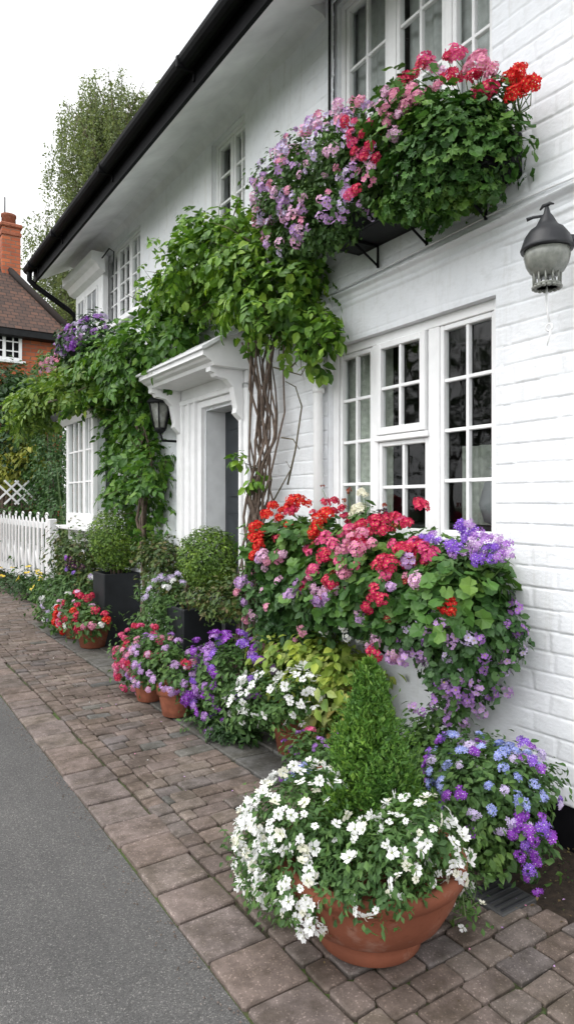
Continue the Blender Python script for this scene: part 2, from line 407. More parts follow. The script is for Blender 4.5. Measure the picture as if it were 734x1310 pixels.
def norm(a): return a/np.maximum(np.linalg.norm(a, axis=-1, keepdims=True), 1e-9)
def place(T, pos, Nn, Td, scale, wscale=None):
    V, Fq, Mi = T; K = len(pos)
    Z = norm(Nn); Y = norm(Td-Z*(Td*Z).sum(1, keepdims=True)); X = np.cross(Y, Z)
    sc_ = np.asarray(scale).reshape(-1, 1, 1)*np.ones((K, 1, 1))
    P_ = pos[:, None, :]+sc_*(V[None, :, 0:1]*X[:, None, :]+V[None, :, 1:2]*Y[:, None, :]+V[None, :, 2:3]*Z[:, None, :])
    idx = (Fq[None]+(np.arange(K)*len(V))[:, None, None]).reshape(-1, 3)
    return P_.reshape(-1, 3), idx, np.tile(Mi, K)
def join(parts):
    V = []; Fq = []; Mi = []; o = 0
    for v, f, m in parts: V.append(v); Fq.append(f+o); Mi.append(m); o += len(v)
    return np.concatenate(V), np.concatenate(Fq), np.concatenate(Mi)

class Blob:
    def __init__(s, c, r): s.c = np.array(c, float); s.r = np.array(r if hasattr(r, '__len__') else (r, r, r), float)
def inside(p, blobs, skip, k=.9):
    m = np.zeros(len(p), bool)
    for i, b in enumerate(blobs):
        d = (((p-b.c)/b.r)**2).sum(1) < k*k
        m |= d & (skip != i)
    return m
def scatter(blobs, n, shell=.6, cut=None, lump=.12, keep_in=.8):
    """points through the outer shell of a union of ellipsoids, with lumps and gaps; returns position and outward normal"""
    w = np.array([(b.r[0]*b.r[1]+b.r[1]*b.r[2]+b.r[0]*b.r[2]) for b in blobs]); w = w/w.sum()
    out = []; on = []; need = n; tries = 0
    while need > 0 and tries < 12:
        tries += 1; k = int(need*1.6)+20
        i = rng.choice(len(blobs), k, p=w); d = norm(rng.normal(size=(k, 3)))
        c = np.array([b.c for b in blobs])[i]; r = np.array([b.r for b in blobs])[i]
        ph = np.array([b.c.sum()*7 for b in blobs])[i]
        lp = 1+lump*(np.sin(d[:, 0]*5+ph)*np.sin(d[:, 1]*6+ph*1.3)+np.sin(d[:, 2]*7+ph*.7)*np.sin(d[:, 0]*9+ph))
        q = (shell+(1-shell)*rng.random(k)**.6)*lp
        p = c+d*r*q[:, None]; nn = norm(d/r)
        ok = ~inside(p, blobs, i, keep_in)
        if cut is not None: ok &= cut(p)
        out.append(p[ok]); on.append(nn[ok]); need -= ok.sum()
    return np.concatenate(out)[:n], np.concatenate(on)[:n]
def clumps(blobs, nclump, per, rs, shell=.7, cut=None, lump=.12):
    """sprays of leaves: clump centres on the shell, leaves gathered round each"""
    c, n = scatter(blobs, nclump, shell, cut, lump)
    c = c+n*(rng.random((len(c), 1))**3)*rs*1.2
    K = len(c); i = np.repeat(np.arange(K), per)
    size = rng.uniform(.6, 1.3, K)[i]
    off = np.clip(rng.normal(size=(len(i), 3)), -1.5, 1.5)*rs*size[:, None]*np.array((1, 1, .7))
    p = c[i]+off; nn = norm(n[i]+off/rs*.45)
    if cut is not None:
        ok = cut(p); p = p[ok]; nn = nn[ok]
    return p, nn
def orient(nn, up=.5, rnd=.5, out=.6, down=.5):
    K = len(nn); r1 = rng.normal(size=(K, 3)); r2 = rng.normal(size=(K, 3))
    Z = norm(nn*.7+np.array((0, 0, up))+r1*rnd*.6)
    T = nn*out+np.array((0, 0, -down))+r2*.6
    return Z, T
def foliage(parent, base, pts, T, size, m, up=.5, rnd=.5, out=.6, down=.5, name='foliage', var=.35, extra=None):
    p, nn = pts
    if isinstance(T, tuple) and isinstance(T[0], np.ndarray): T = [T]
    parts = []; ch = rng.integers(0, len(T), len(p))
    for k, t in enumerate(T):
        s = ch == k
        if s.sum() == 0: continue
        Z, Td = orient(nn[s], up, rnd, out, down)
        parts.append(place(t, p[s]-np.array(base), Z, Td, size*rng.uniform(1-var, 1+var, s.sum())))
    if extra is not None: parts += extra
    V, Fq, Mi = join(parts)
    ms = m if isinstance(m, list) else [m]
    return link(name, npmesh(name, V, Fq, ms, Mi if len(ms) > 1 else None), parent)

LEAF8 = tmpl_leaf(); LEAFW = tmpl_leaf(.36, .10, .18); LEAFN = tmpl_leaf(.17, .04, .1); SMALL = tmpl_small(); NARROW = tmpl_small(.16, .06)
ROUND = [tmpl_round(7, .2, 1), tmpl_round(7, .05, 2), tmpl_round(6, -.12, 3)]; LOBED = [tmpl_lobed(1), tmpl_lobed(5)]; PINN = [tmpl_pinnate(1, 3), tmpl_pinnate(2, 2), tmpl_pinnate(3, 3)]
FLO = tmpl_floret(); FLOW = tmpl_floret(5, .14, .47, .2, .10); FLOS = tmpl_floret(5, .1, .30, .16); PET6 = tmpl_floret(6, .10, .48, .15, .06)

def head_mesh(kind, col, eye, v):
    key = f'{kind}_{col}_{v}'
    if key in bpy.data.meshes: return bpy.data.meshes[key]
    r = np.random.default_rng(len(key)*13+v)
    if kind == 'single':                                             # one open flower, radius 1
        V, Fq, Mi = tmpl_floret(5, (.10, .38, -.12)[v % 3], .40, .16, .16); V = V.copy()
        for k in range(5):                               # petals bend and turn each their own way
            q = slice(k*6+1, k*6+6); V[q, 2] += r.uniform(-.14, .14); V[q, :2] *= r.uniform(.86, 1.08); V[q, 2] += r.uniform(-.05, .05, 5)
    else:
        if kind == 'umbel': n, R, fr, sq, lo = 30, .76, .29, .85, -.25     # geranium head
        elif kind == 'dome': n, R, fr, sq, lo = 16, .75, .36, .6, .15     # verbena or phlox head
        elif kind == 'loose': n, R, fr, sq, lo = 7, .70, .40, .75, -.2    # airy spray
        elif kind == 'spike': n, R, fr, sq, lo = 22, .45, .34, 2.2, -.9
        d = []
        for i in range(n):
            zz = lo+(1-lo)*(i+.5)/n; ph = i*2.39996+r.uniform(-.3, .3); q = math.sqrt(max(0, 1-zz*zz))
            d.append((q*math.cos(ph), q*math.sin(ph), zz))
        d = norm(np.array(d)+r.normal(size=(n, 3))*.12)
        pos = d*np.array((R, R, R*sq))*r.uniform(.66, 1.12, n)[:, None]
        V, Fq, Mi = place(FLOS if kind == 'dome' else FLO, pos, norm(d+r.normal(size=d.shape)*.25+np.array((0, 0, .15))), r.normal(size=d.shape), fr*r.uniform(.75, 1.15, n))
    return npmesh(key, V, Fq, [M['petal_'+col], M[eye]], Mi)
def heads(parent, base, pos, nn, kind, col, size, eye='eye_yellow', name='flower_head', tilt=.35, var=.25, up=.2):
    for k, (p, n) in enumerate(zip(pos, nn)):
        c = col if isinstance(col, str) else col[int(rng.integers(0, len(col)))]
        o = link(name, head_mesh(kind, c, eye, int(rng.integers(0, 3))), parent, p-np.array(base))
        d = Vector(n+rng.normal(size=3)*tilt+np.array((0, 0, up)))
        o.rotation_mode = 'QUATERNION'
        o.rotation_quaternion = d.to_track_quat('Z', 'Y') @ Matrix.Rotation(random.uniform(0, 6.28), 3, 'Z').to_quaternion()
        s = size*random.uniform(1-var, 1+var); o.scale = (s, s, s)
def shell_pts(blobs, n, dmin, cut=None, q=(.95, 1.1), lump=.12, push=.01, face=None):
    """spread-out points on the outside of the blobs"""
    got = []; gn = []; tries = 0
    while len(got) < n and tries < 40:
        tries += 1
        p, nn = scatter(blobs, max(40, n), .97, cut, lump*.6, .93)
        k = (nn[:, 0] < .5) & (nn[:, 2] > -.75)
        if face is not None: k &= nn @ np.array(face) > .05
        p, nn = p[k], nn[k]
        for a, b in zip(p, nn):
            if all(((a-g)**2).sum() > dmin*dmin for g in got):
                got.append(a+b*(dmin*.2+push)); gn.append(b)
                if len(got) >= n: break
    return np.array(got), np.array(gn)
def stems(parent, base, root, ends, rad=.003, m='green_stem', name='stems', sag=.1):
    b = MB(); root = np.array(root)
    for e in ends:
        mid = (root+e)/2+np.array((0, 0, sag*np.linalg.norm(e-root)))+rng.normal(size=3)*.03
        b.tube([root-base+rng.normal(size=3)*np.array((.03, .03, 0)), mid-base, e-base], [rad*1.3, rad, rad*.7], 4, False)
    return b.build(name, M[m], parent)

# ---------------------------------------------------------------- camera, sky, sun
cam = bpy.data.cameras.new('camera'); co = bpy.data.objects.new('camera', cam); COL.objects.link(co)
co.location = (0, 0, EYE); co.rotation_euler = (R_(90), 0, -TH)
cam.lens = F_/1310*36; cam.sensor_width = 36; cam.shift_y = -12/1310; cam.clip_end = 600; cam.clip_start = .05
sc.camera = co
SUN_EL, SUN_AZ = R_(58), R_(-70)                     # soft light from above the road
sun = bpy.data.lights.new('sun', 'SUN'); sun.energy = 1.0; sun.angle = R_(35); sun.color = (1, .97, .93)
so = bpy.data.objects.new('sun', sun); COL.objects.link(so)
sd = Vector((math.sin(SUN_AZ)*math.cos(SUN_EL), math.cos(SUN_AZ)*math.cos(SUN_EL), math.sin(SUN_EL)))
so.rotation_mode = 'QUATERNION'; so.rotation_quaternion = sd.to_track_quat('Z', 'Y')
w = bpy.data.worlds.new('World'); sc.world = w; w.use_nodes = True
n, l = w.node_tree.nodes, w.node_tree.links; bg = n['Background']
sky = n.new('ShaderNodeTexSky'); sky.sky_type = 'NISHITA'; sky.sun_disc = False
sky.sun_elevation = SUN_EL; sky.sun_rotation = SUN_AZ; sky.air_density = 1; sky.dust_density = 3
hs = n.new('ShaderNodeHueSaturation'); hs.inputs['Saturation'].default_value = .28; l.new(sky.outputs[0], hs.inputs['Color'])
tc = n.new('ShaderNodeTexCoord'); mp = n.new('ShaderNodeMapping'); mp.inputs['Scale'].default_value = (1, 1, 2.5)
l.new(tc.outputs['Generated'], mp.inputs[0])
cl = noise(n, l, 1.7, 6, .55, mp.outputs[0])
cloud = ramp(n, l, cl, [(.32, (9.2, 9.9, 10.8)), (.44, (13, 13.2, 13.5)), (.60, (16.5, 16.5, 16.5))])
# sky brightness raised toward the road side, added to light walls and soffit
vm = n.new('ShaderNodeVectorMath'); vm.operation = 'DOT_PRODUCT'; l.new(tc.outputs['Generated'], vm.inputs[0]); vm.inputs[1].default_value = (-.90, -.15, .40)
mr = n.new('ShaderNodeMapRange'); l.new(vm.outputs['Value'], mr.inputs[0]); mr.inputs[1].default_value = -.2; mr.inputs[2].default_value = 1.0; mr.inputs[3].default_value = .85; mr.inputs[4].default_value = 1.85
side_gain = n.new('ShaderNodeVectorMath'); side_gain.operation = 'SCALE'; l.new(mix_rgb(n, l, .85, hs.outputs[0], cloud), side_gain.inputs[0]); l.new(mr.outputs[0], side_gain.inputs['Scale'])
l.new(side_gain.outputs[0], bg.inputs[0]); bg.inputs[1].default_value = .11
sc.view_settings.view_transform = 'Standard'; sc.view_settings.look = 'None'
sc.view_settings.exposure = 0.18; sc.view_settings.gamma = 1; sc.view_settings.use_curve_mapping = False
sc.render.film_transparent = False
sc.cycles.max_bounces = 8; sc.cycles.transparent_max_bounces = 12
sc.cycles.diffuse_bounces = 4

# ---------------------------------------------------------------- the setting: ground, road, pavement
b = MB(); b.sheet([(-150, -80, -.05), (150, -80, -.05), (150, 300, -.05), (-150, 300, -.05)])
setp(b.build('ground', M['grass_ground']), kind='structure')
b = MB(); b.sheet([(-5.2, -14, 0), (.99, -14, 0), (.99, 60, 0), (-5.2, 60, 0)])
setp(b.build('road', M['asphalt']), kind='structure')

def pavers():
    parts = []; mats = [M['joint_earth'], M['paver'], M['kerb_paver'], M['flagstone']]
    base = np.array([(.985, -3, -.004), (2.75, -3, -.004), (2.75, 14, -.004), (.985, 14, -.004)])
    parts.append((base, np.array([(0, 1, 2), (0, 2, 3)]), np.zeros(2, int)))
    Q = []
    def paver(u0, u1, v0, v1, mi, z=.014, gap=.0040, bev=.006):
        u0 += gap; u1 -= gap; v0 += gap; v1 -= gap
        if u1-u0 < .03 or v1-v0 < .03: return
        zz = z+rng.normal()*.0028; tx, ty = rng.normal(size=2)*.017
        cx, cy = (u0+u1)/2, (v0+v1)/2; rc = rng.uniform(.004, .011)
        def ring(ins, dz):
            o = []
            a0, a1, b0, b1 = u0+ins, u1-ins, v0+ins, v1-ins; k = max(rc-ins*.4, .004)
            for (x, y) in ((a0+k, b0), (a1-k, b0), (a1, b0+k), (a1, b1-k), (a1-k, b1), (a0+k, b1), (a0, b1-k), (a0, b0+k)):
                o.append((x, y, zz+dz+(x-cx)*tx+(y-cy)*ty))
            return o
        jit = rng.normal(size=(8, 1))*.002
        r0 = np.array(ring(-.001, -.03)); r1 = np.array(ring(0, -.007)); r2 = np.array(ring(bev*.55, -.0015)); r3 = np.array(ring(bev*1.5, 0))
        for r in (r0, r1, r2, r3): r[:, :2] += np.concatenate([jit, jit[::-1]], 1)
        V = np.concatenate([r0, r1, r2, r3, [(cx, cy, zz+.0006)]]); Fq = []
        for q in range(3):
            for i in range(8):
                a, c = q*8+i, q*8+(i+1) % 8; Fq += [(a, c, c+8), (a, c+8, a+8)]
        Fq += [(24+i, 24+(i+1) % 8, 32) for i in range(8)]
        parts.append((V, np.array(Fq), np.full(len(Fq), mi)))
    v = -3.0                                           # big edging blocks beside the road
    while v < 14:
        L = rng.uniform(.19, .27) if v > 3.4 else rng.uniform(.20, .26)
        wd = .25+rng.normal()*.008
        paver(.992+rng.normal()*.004, .992+wd, v, v+L, 2, .017, .0045, .008); v += L
    v = -3.0
    while v < 14:
        L = rng.uniform(.095, .15); paver(1.245, 1.345, v, v+L, 1); v += L
    v = -3.0; row = 0
    while v < 14:
        hgt = rng.uniform(.102, .126)
        slab = 3.05 < v < 8.6
        end = 1.90 if slab else (2.23+.03*math.sin(v*7) if .2 < v < 3.05 else 2.72)
        u = 1.345-(.10 if row % 2 else .02)*rng.uniform(.6, 1.2); first = True
        while u < end-.02:
            L = rng.uniform(.145, .20) if rng.random() > .16 else rng.uniform(.10, .14)
            u1 = u+L
            if end-u1 < .07: u1 = end
            paver(max(u, 1.345), min(u1, end), v+rng.normal()*.003, v+hgt+rng.normal()*.003, 1 if rng.random() > .03 else 3); u = u1
        v += hgt; row += 1
    v = 3.06
    while v < 8.6:
        L = rng.uniform(.30, .46); paver(1.905, 2.17, v, v+L, 3, .016, .005, .006); paver(2.17, 2.72, v, v+L*1.0, 3, .015, .005, .006); v += L
    V, Fq, Mi = join(parts)
    return link('pavement', npmesh('pavement', V, Fq, mats, Mi))
setp(pavers(), kind='structure')
b = MB(); b.sheet([(2.3, 9.6, .012), (9, 9.6, .012), (9, 40, .012), (2.3, 40, .012)])
setp(b.build('garden_soil', M['soil']), kind='structure')
b = MB(); b.sheet([(2.15, .1, .003), (2.70, .1, .003), (2.70, 3.06, .003), (2.15, 3.06, .003)])
setp(b.build('soil_bed', M['soil']), kind='structure')
def litter():
    k = 420; p = np.stack([2.66-.5*rng.random(k)**1.3, rng.uniform(.6, 3.0, k), rng.uniform(.008, .022, k)], 1)
    V, Fq, Mi = place(SMALL, p, norm(rng.normal(size=p.shape)*.4+np.array((0, 0, 1))), rng.normal(size=p.shape), rng.uniform(.008, .022, k))
    k2 = 60; p2 = np.stack([rng.uniform(1.3, 2.6, k2), rng.uniform(.8, 3.0, k2), np.full(k2, .024)], 1)
    o2 = place(SMALL, p2, norm(rng.normal(size=p2.shape)*.3+np.array((0, 0, 1))), rng.normal(size=p2.shape), rng.uniform(.006, .014, k2)); 
    V, Fq, Mi = join([(V, Fq, Mi), o2]); o = link('leaf_litter', npmesh('leaf_litter', V, Fq, [M['dry_leaf']])); return setp(o, 'dry fallen leaf bits on the soil and paving by the wall', 'litter', kind='stuff')
litter()
def petals():
    k = 130; p = np.stack([rng.uniform(1.35, 2.5, k), rng.uniform(.9, 7.5, k), np.full(k, .025)], 1)
    V, Fq, Mi = place(tmpl_small(.35, .12), p, norm(rng.normal(size=p.shape)*.35+np.array((0, 0, 1))), rng.normal(size=p.shape), rng.uniform(.007, .014, k))
    o = link('fallen_petals', npmesh('fallen_petals', V, Fq, [M['petal_pink'], M['petal_white'], M['petal_lilac']], np.repeat(rng.integers(0, 3, k), 4))); return setp(o, 'pink, white and lilac petals dropped on the paving', 'petals', kind='stuff')
petals()
def grit():
    k = 900; p = np.stack([.985-np.abs(rng.normal(size=k))*.05, rng.uniform(1.0, 9, k), np.full(k, .004)], 1)
    T = (np.array([(-.5, -.4, 0), (.5, -.35, 0), (.1, .5, 0), (0, 0, .55)]), np.array([(0, 1, 3), (1, 2, 3), (2, 0, 3)]), np.zeros(3, int))
    V, Fq, Mi = place(T, p, np.tile((0., 0, 1), (k, 1)), rng.normal(size=p.shape), rng.uniform(.003, .010, k))
    o = link('road_grit', npmesh('road_grit', V, Fq, [M['paver']])); return setp(o, 'fine grit gathered on the asphalt along the edge of the paving', 'grit', kind='stuff')
grit()
# moss and seedlings in the joints of the paving
def moss():
    k = 4200; p = np.stack([rng.uniform(1.2, 2.6, k), rng.uniform(.6, 8, k), np.full(k, .006)], 1)
    g = np.sin(p[:, 0]*4.1+1)*np.sin(p[:, 1]*2.3+.5)+rng.normal(size=k)*.45
    p = p[g > .40]
    V, Fq, Mi = place(SMALL, p, norm(rng.normal(size=p.shape)+np.array((0, 0, .8))), rng.normal(size=p.shape)+np.array((0, 0, .5)), rng.uniform(.006, .014, len(p)))
    o = link('moss_tufts', npmesh('moss_tufts', V, Fq, [M['small_leaf']])); return setp(o, 'green moss and seedlings in the joints of the paving', 'moss', kind='stuff')
moss()
b = MB(); x0, y0 = G(640, 1152)[:2]
b.box((x0-.10, y0-.09, .0), (x0+.10, y0+.09, .022), .003)
g = b.build('drain_cover', M['grille_iron'])
b = MB()
for k in range(6): b.box((x0-.085, y0-.07+k*.028-.006, .0221), (x0+.085, y0-.07+k*.028+.006, .027), .002)
setp(g, 'small square grey drain cover set in paving by the wall', 'drain cover')
b.build('grate_bars', M['lantern_metal'], g)

# ---------------------------------------------------------------- the white cottage
V_END = 9.30
cot = empty('white_cottage', (D, 4.5, 0), 'long white painted brick cottage with black gutter and many casement windows', 'cottage')
CB = np.array((D, 4.5, 0))
def cpart(b, name, m, parent=None):                   # parts are built in world space
    o = b.build(name, m, None)
    return adopt(o, parent)
def adopt(o, parent=None):
    o.parent = parent or cot
    if parent is None: o.matrix_parent_inverse = Matrix.Translation(-CB)
    return o
LW = (float(W(634, 400, D)[1]), float(W(419, 500, D)[1]), 1.31, 2.575)       # lower window opening v0 v1 z0 z1
UW = (float(W(634, 100, D)[1]), float(W(431, 100, D)[1]), 3.52, 4.80)
W2 = (float(W(314, 200, D)[1]), float(W(271, 200, D)[1]), 3.86, 4.70)
W3 = (float(W(180, 300, D)[1]), float(W(134, 300, D)[1]), 3.72, 4.62)
DOOR = (4.70, 5.38, -.05, 2.37)
HOLES = [LW, UW, W2, W3, DOOR]
def sstep(a, b_, x): t = np.clip((x-a)/(b_-a), 0, 1); return t*t*(3-2*t)
def wall_mesh():
    va = np.concatenate([np.arange(-2.0, .9, .05), np.arange(.9, 4.75, .011), np.arange(4.8, V_END, .06), [V_END]])
    za = np.concatenate([np.concatenate([np.arange(.205, 2.95, .0052), np.arange(2.955, 4.93, .0065)])])
    for h in HOLES:
        for q in h[:2]: va[np.abs(va-q).argmin()] = q
        for q in h[2:]:
            if q > .3: za[np.abs(za-q).argmin()] = q
    Vg, Zg = np.meshgrid(va, za, indexing='ij')
    ch = .0965; wob = .006*np.sin(Vg*2.3+Zg*1.7)+.004*np.sin(Vg*6.1+Zg*3)
    zz = (Zg+wob)/ch; ci = np.floor(zz); fz = np.abs(zz-np.round(zz))*ch
    r = np.random.default_rng(3); offs = r.normal(size=200)*.025; off = offs[ci.astype(int) % 200]
    bl = .262; vv = (Vg+off+(ci % 2)*bl*.5+.004*np.sin(Zg*30))/bl; bi = np.floor(vv).astype(int); fv = np.abs(vv-np.round(vv))*bl
    hb = r.normal(size=(400, 200))*.0013; tl = r.normal(size=(400, 200))*.006
    brick = hb[(bi+100) % 400, ci.astype(int) % 200]+tl[(bi+100) % 400, ci.astype(int) % 200]*(zz-ci-.5)*ch
    var = .65+.35*np.sin(Vg*1.9+ci*2.4)                           # paint has filled some joints
    gv = .5+.5*np.sin(bi*12.9898+ci*78.2)
    j = np.maximum(np.exp(-(fz/.0050)**2)*(.62+.38*var), np.exp(-(fv/.0070)**2)*(.55+.45*gv))
    m = np.ones_like(Vg)
    inz = lambda a, c, lo, hi, s=.06: sstep(a-s, a+s, Vg)*(1-sstep(c-s, c+s, Vg))*sstep(lo-s, lo+s, Zg)*(1-sstep(hi-s, hi+s, Zg))
    m *= 1-inz(LW[0]-.02, LW[1]+.12, 2.60, 2.86)
    m *= 1-.95*inz(2.05, 4.7, -1, 1.30)
    m *= 1-sstep(3.6, 4.1, Vg)*sstep(2.80, 2.86, Zg)*1.0
    m *= 1-sstep(4.62, 4.8, Vg)*.75
    m *= 1-.6*inz(2.3, 3.6, 2.9, 3.5, .15)
    h = m*(brick-.0082*j)
    for k in range(14):
        a, c, p = r.uniform(1, 14), r.uniform(1, 14), r.uniform(0, 6.28)
        h += .0010/(1+.12*k)*np.sin(Vg*a+Zg*c*(1 if k % 2 else -1)+p)
    h += r.normal(size=h.shape)*.0005
    zb = 2.90+.012*np.sin(Vg*1.3+1)-.03*(Vg-2.5)/1.5               # upper storey stands slightly proud over a worn ledge
    fade = 1-sstep(4.3, 4.8, Vg)
    h += fade*(.030*sstep(zb, zb+.02, Zg)+.028*np.exp(-((Zg-zb-.012)/.014)**2)-.010*np.exp(-((Zg-zb+.035)/.008)**2)+.010*sstep(zb-.075, zb-.06, Zg)*(1-sstep(zb-.01, zb, Zg)))
    X = D-h
    for hh in HOLES:                                               # keep opening edges straight
        e = (np.abs(Vg-hh[0]) < 1e-6)|(np.abs(Vg-hh[1]) < 1e-6)|(np.abs(Zg-hh[2]) < 1e-6)|(np.abs(Zg-hh[3]) < 1e-6)
        s = e & (Vg >= hh[0]-1e-6) & (Vg <= hh[1]+1e-6) & (Zg >= hh[2]-1e-6) & (Zg <= hh[3]+1e-6)
        X[s] = np.minimum(X[s], D-.002)
    nv, nz = Vg.shape
    idx = np.arange(nv*nz).reshape(nv, nz)
    q = np.stack([idx[:-1, :-1], idx[:-1, 1:], idx[1:, 1:], idx[1:, :-1]], -1).reshape(-1, 4)
    cv = ((Vg[:-1, :-1]+Vg[1:, 1:])/2).ravel(); cz = ((Zg[:-1, :-1]+Zg[1:, 1:])/2).ravel()
    keep = np.ones(len(q), bool)
    for hh in HOLES: keep &= ~((cv > hh[0]) & (cv < hh[1]) & (cz > hh[2]) & (cz < hh[3]))
    return npmesh('brick_wall', np.stack([X, Vg, Zg], -1).reshape(-1, 3), q[keep], [M['wall']], None, True)
wall = adopt(link('brick_wall', wall_mesh()))
def reveal(hh, depth, name='window_reveal', floor=True, m='wall'):
    b = MB(); v0, v1, z0, z1 = hh; t = .04; z0 = max(z0, .0)
    b.box((D+.004, v0-t, z0-t), (D+depth, v0-.0005, z1+t), 0); b.box((D+.004, v1+.0005, z0-t), (D+depth, v1+t, z1+t), 0)
    b.box((D+.004, v0-.0004, z1+.0005), (D+depth, v1+.0004, z1+t), 0)
    if floor: b.box((D+.004, v0-.0004, z0-t), (D+depth, v1+.0004, z0-.0005), 0)
    return cpart(b, name, M[m])
def room(hh, depth0, dep=1.4, pad=.3):
    v0, v1, z0, z1 = hh; x0, x1 = D+depth0, D+depth0+dep; b = MB(); q = pad
    A = (x0, v0-q, max(z0-q, .1)); B = (x1, v1+q, z1+q)
    b.sheet([(B[0], A[1], A[2]), (B[0], B[1], A[2]), (B[0], B[1], B[2]), (B[0], A[1], B[2])])
    for v in (A[1], B[1]): b.sheet([(A[0], v, A[2]), (B[0], v, A[2]), (B[0], v, B[2]), (A[0], v, B[2])])
    for z in (A[2], B[2]): b.sheet([(A[0], A[1], z), (B[0], A[1], z), (B[0], B[1], z), (A[0], B[1], z)])
    # front return round the opening
    b.sheet([(x0, A[1], A[2]), (x0, v0, A[2]), (x0, v0, B[2]), (x0, A[1], B[2])]); b.sheet([(x0, v1, A[2]), (x0, B[1], A[2]), (x0, B[1], B[2]), (x0, v1, B[2])])
    b.sheet([(x0, v0, z1), (x0, v1, z1), (x0, v1, B[2]), (x0, v0, B[2])]); b.sheet([(x0, v0, A[2]), (x0, v1, A[2]), (x0, v1, z0), (x0, v0, z0)])
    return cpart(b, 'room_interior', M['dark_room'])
def curtain(parent, v0, v1, z0, z1, x, m, amp=.018, k=60):
    nv = 40; vs = np.linspace(v0, v1, nv); V = []; Fq = []
    for z in (z0, z1):
        for i, v in enumerate(vs): V.append((x+amp*math.sin(v*k)+amp*.5*math.sin(v*k*.37+1), v, z))
    for i in range(nv-1): Fq.append((i, i+1, nv+i+1, nv+i))
    return adopt(link('curtain', npmesh('curtain', V, Fq, [M[m]], None, True)), parent)
def window(hh, x, lights, fr=.045, sill=True, m='trim', glass='glass', label=None):
    """timber window: outer frame, one casement per light, one mesh of panes"""
    v0, v1, z0, z1 = hh; f = MB(); dp = .07
    f.box((x, v0, z0), (x+dp, v0+fr, z1), .004); f.box((x, v1-fr, z0), (x+dp, v1, z1), .004)
    f.box((x+.001, v0+fr, z1-fr), (x+dp, v1-fr, z1), .004); f.box((x+.001, v0+fr, z0), (x+dp, v1-fr, z0+fr), .004)
    ms = [(lights[i][1], lights[i+1][0]) for i in range(len(lights)-1)]
    for a, c in ms: f.box((x+.002, a, z0+fr), (x+dp, c, z1-fr), .004)
    win = cpart(f, 'window', M[m])
    if label: win['label'] = label
    g = MB()
    for lt in lights:
        a, c, rows, cols = lt[:4]; za, zb = z0+fr, z1-fr; kind = lt[4] if len(lt) > 4 else None
        def casement(a, c, za, zb, rows, cols, xo, st=.03):
            s = MB(); bw = .020
            s.box((xo, a+.002, za+.002), (xo+.045, a+st, zb-.002), .004); s.box((xo, c-st, za+.002), (xo+.045, c-.002, zb-.002), .004)
            s.box((xo+.001, a+st, zb-st), (xo+.045, c-st, zb-.002), .004); s.box((xo+.001, a+st, za+.002), (xo+.045, c-st, za+st+.006), .004)
            for i in range(1, cols):
                q = a+st+(c-a-2*st)*i/cols; s.box((xo+.006, q-bw/2, za+st), (xo+.036, q+bw/2, zb-st), .003)
            for i in range(1, rows):
                q = za+st+(zb-za-2*st)*i/rows; s.box((xo+.0075, a+st, q-bw/2), (xo+.035, c-st, q+bw/2), .003)
            cpart(s, 'casement', M[m], win)
            g.sheet([(xo+.028, a+st*.6, za+st*.6), (xo+.028, c-st*.6, za+st*.6), (xo+.028, c-st*.6, zb-st*.6), (xo+.028, a+st*.6, zb-st*.6)])
        if kind == 'opener':                               # small opening sash over a fixed light
            zm = za+(zb-za)*.5
            s = MB(); s.box((x-.018, a-.012, zm-.022), (x+.05, c+.012, zm+.012), .005); cpart(s, 'transom', M[m], win)
            casement(a+.006, c-.006, zm+.014, zb, rows//2, cols, x-.020, .042)
            casement(a, c, za, zm-.022, rows-rows//2, cols, x+.008)
        else: casement(a, c, za, zb, rows, cols, x+.008)
    cpart(g, 'glass_panes', M[glass], win)
    if sill:
        s = MB(); s.box((D-.05, v0-.05, z0-.075), (x+.04, v1+.05, z0-.001), .012, seg=2); cpart(s, 'sill', M[m], win)
    return win
def vx(x, u=D+.06): return float(W(x, 500, u)[1])
# ground floor window of three lights
reveal(LW, .20); room(LW, .20)
xw = D+.045
win = window(LW, xw, [(LW[0]+.045, vx(563), 4, 2), (vx(549), vx(485), 4, 2, 'opener'), (vx(478), LW[1]-.06, 4, 2)], fr=.055)
curtain(win, vx(480), LW[1]+.02, LW[2], LW[3], D+.19, 'green_curtain')
curtain(win, LW[0]-.05, LW[0]+.045, 2.0, LW[3], D+.30, 'ivory_glaze', .02, 90)
curtain(win, vx(552), vx(520), LW[2], 1.9, D+.55, 'green_curtain', .02, 50)
b = MB(); b.lathe([(.05, 0), (.10, .02), (.13, .12), (.10, .24), (.055, .3), (.075, .33)], (D+.42, LW[0]+.30, 1.42), 20); cpart(b, 'vase', M['lead_grey'])
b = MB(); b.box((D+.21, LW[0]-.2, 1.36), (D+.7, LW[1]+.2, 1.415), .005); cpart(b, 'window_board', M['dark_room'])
# upper windows
reveal(UW, .16); room(UW, .16)
win = window(UW, D+.03, [(UW[0]+.045, vx(571, D), 3, 2), (vx(563, D), vx(500, D), 3, 2), (vx(490, D), UW[1]-.045, 3, 2)], fr=.04)
curtain(win, UW[0]+.02, vx(545, D), UW[2], UW[3], D+.135, 'net_curtain', .012, 70)
curtain(win, vx(540, D), vx(498, D), UW[2], UW[3], D+.15, 'net_curtain', .012, 64)
curtain(win, vx(475, D), UW[1]+.0, UW[2], UW[3], D+.15, 'net_curtain', .01, 64)
reveal(W2, .16); room(W2, .16)
mid = (W2[0]+W2[1])/2
win = window(W2, D+.04, [(W2[0]+.04, mid-.018, 3, 2), (mid+.018, W2[1]-.04, 3, 1)], fr=.035)
curtain(win, W2[0], mid-.05, W2[2], W2[3], D+.14, 'net_curtain', .012, 70)
reveal(W3, .16); room(W3, .16)
a = W3[0]; c = W3[1]; th = (c-a)/3
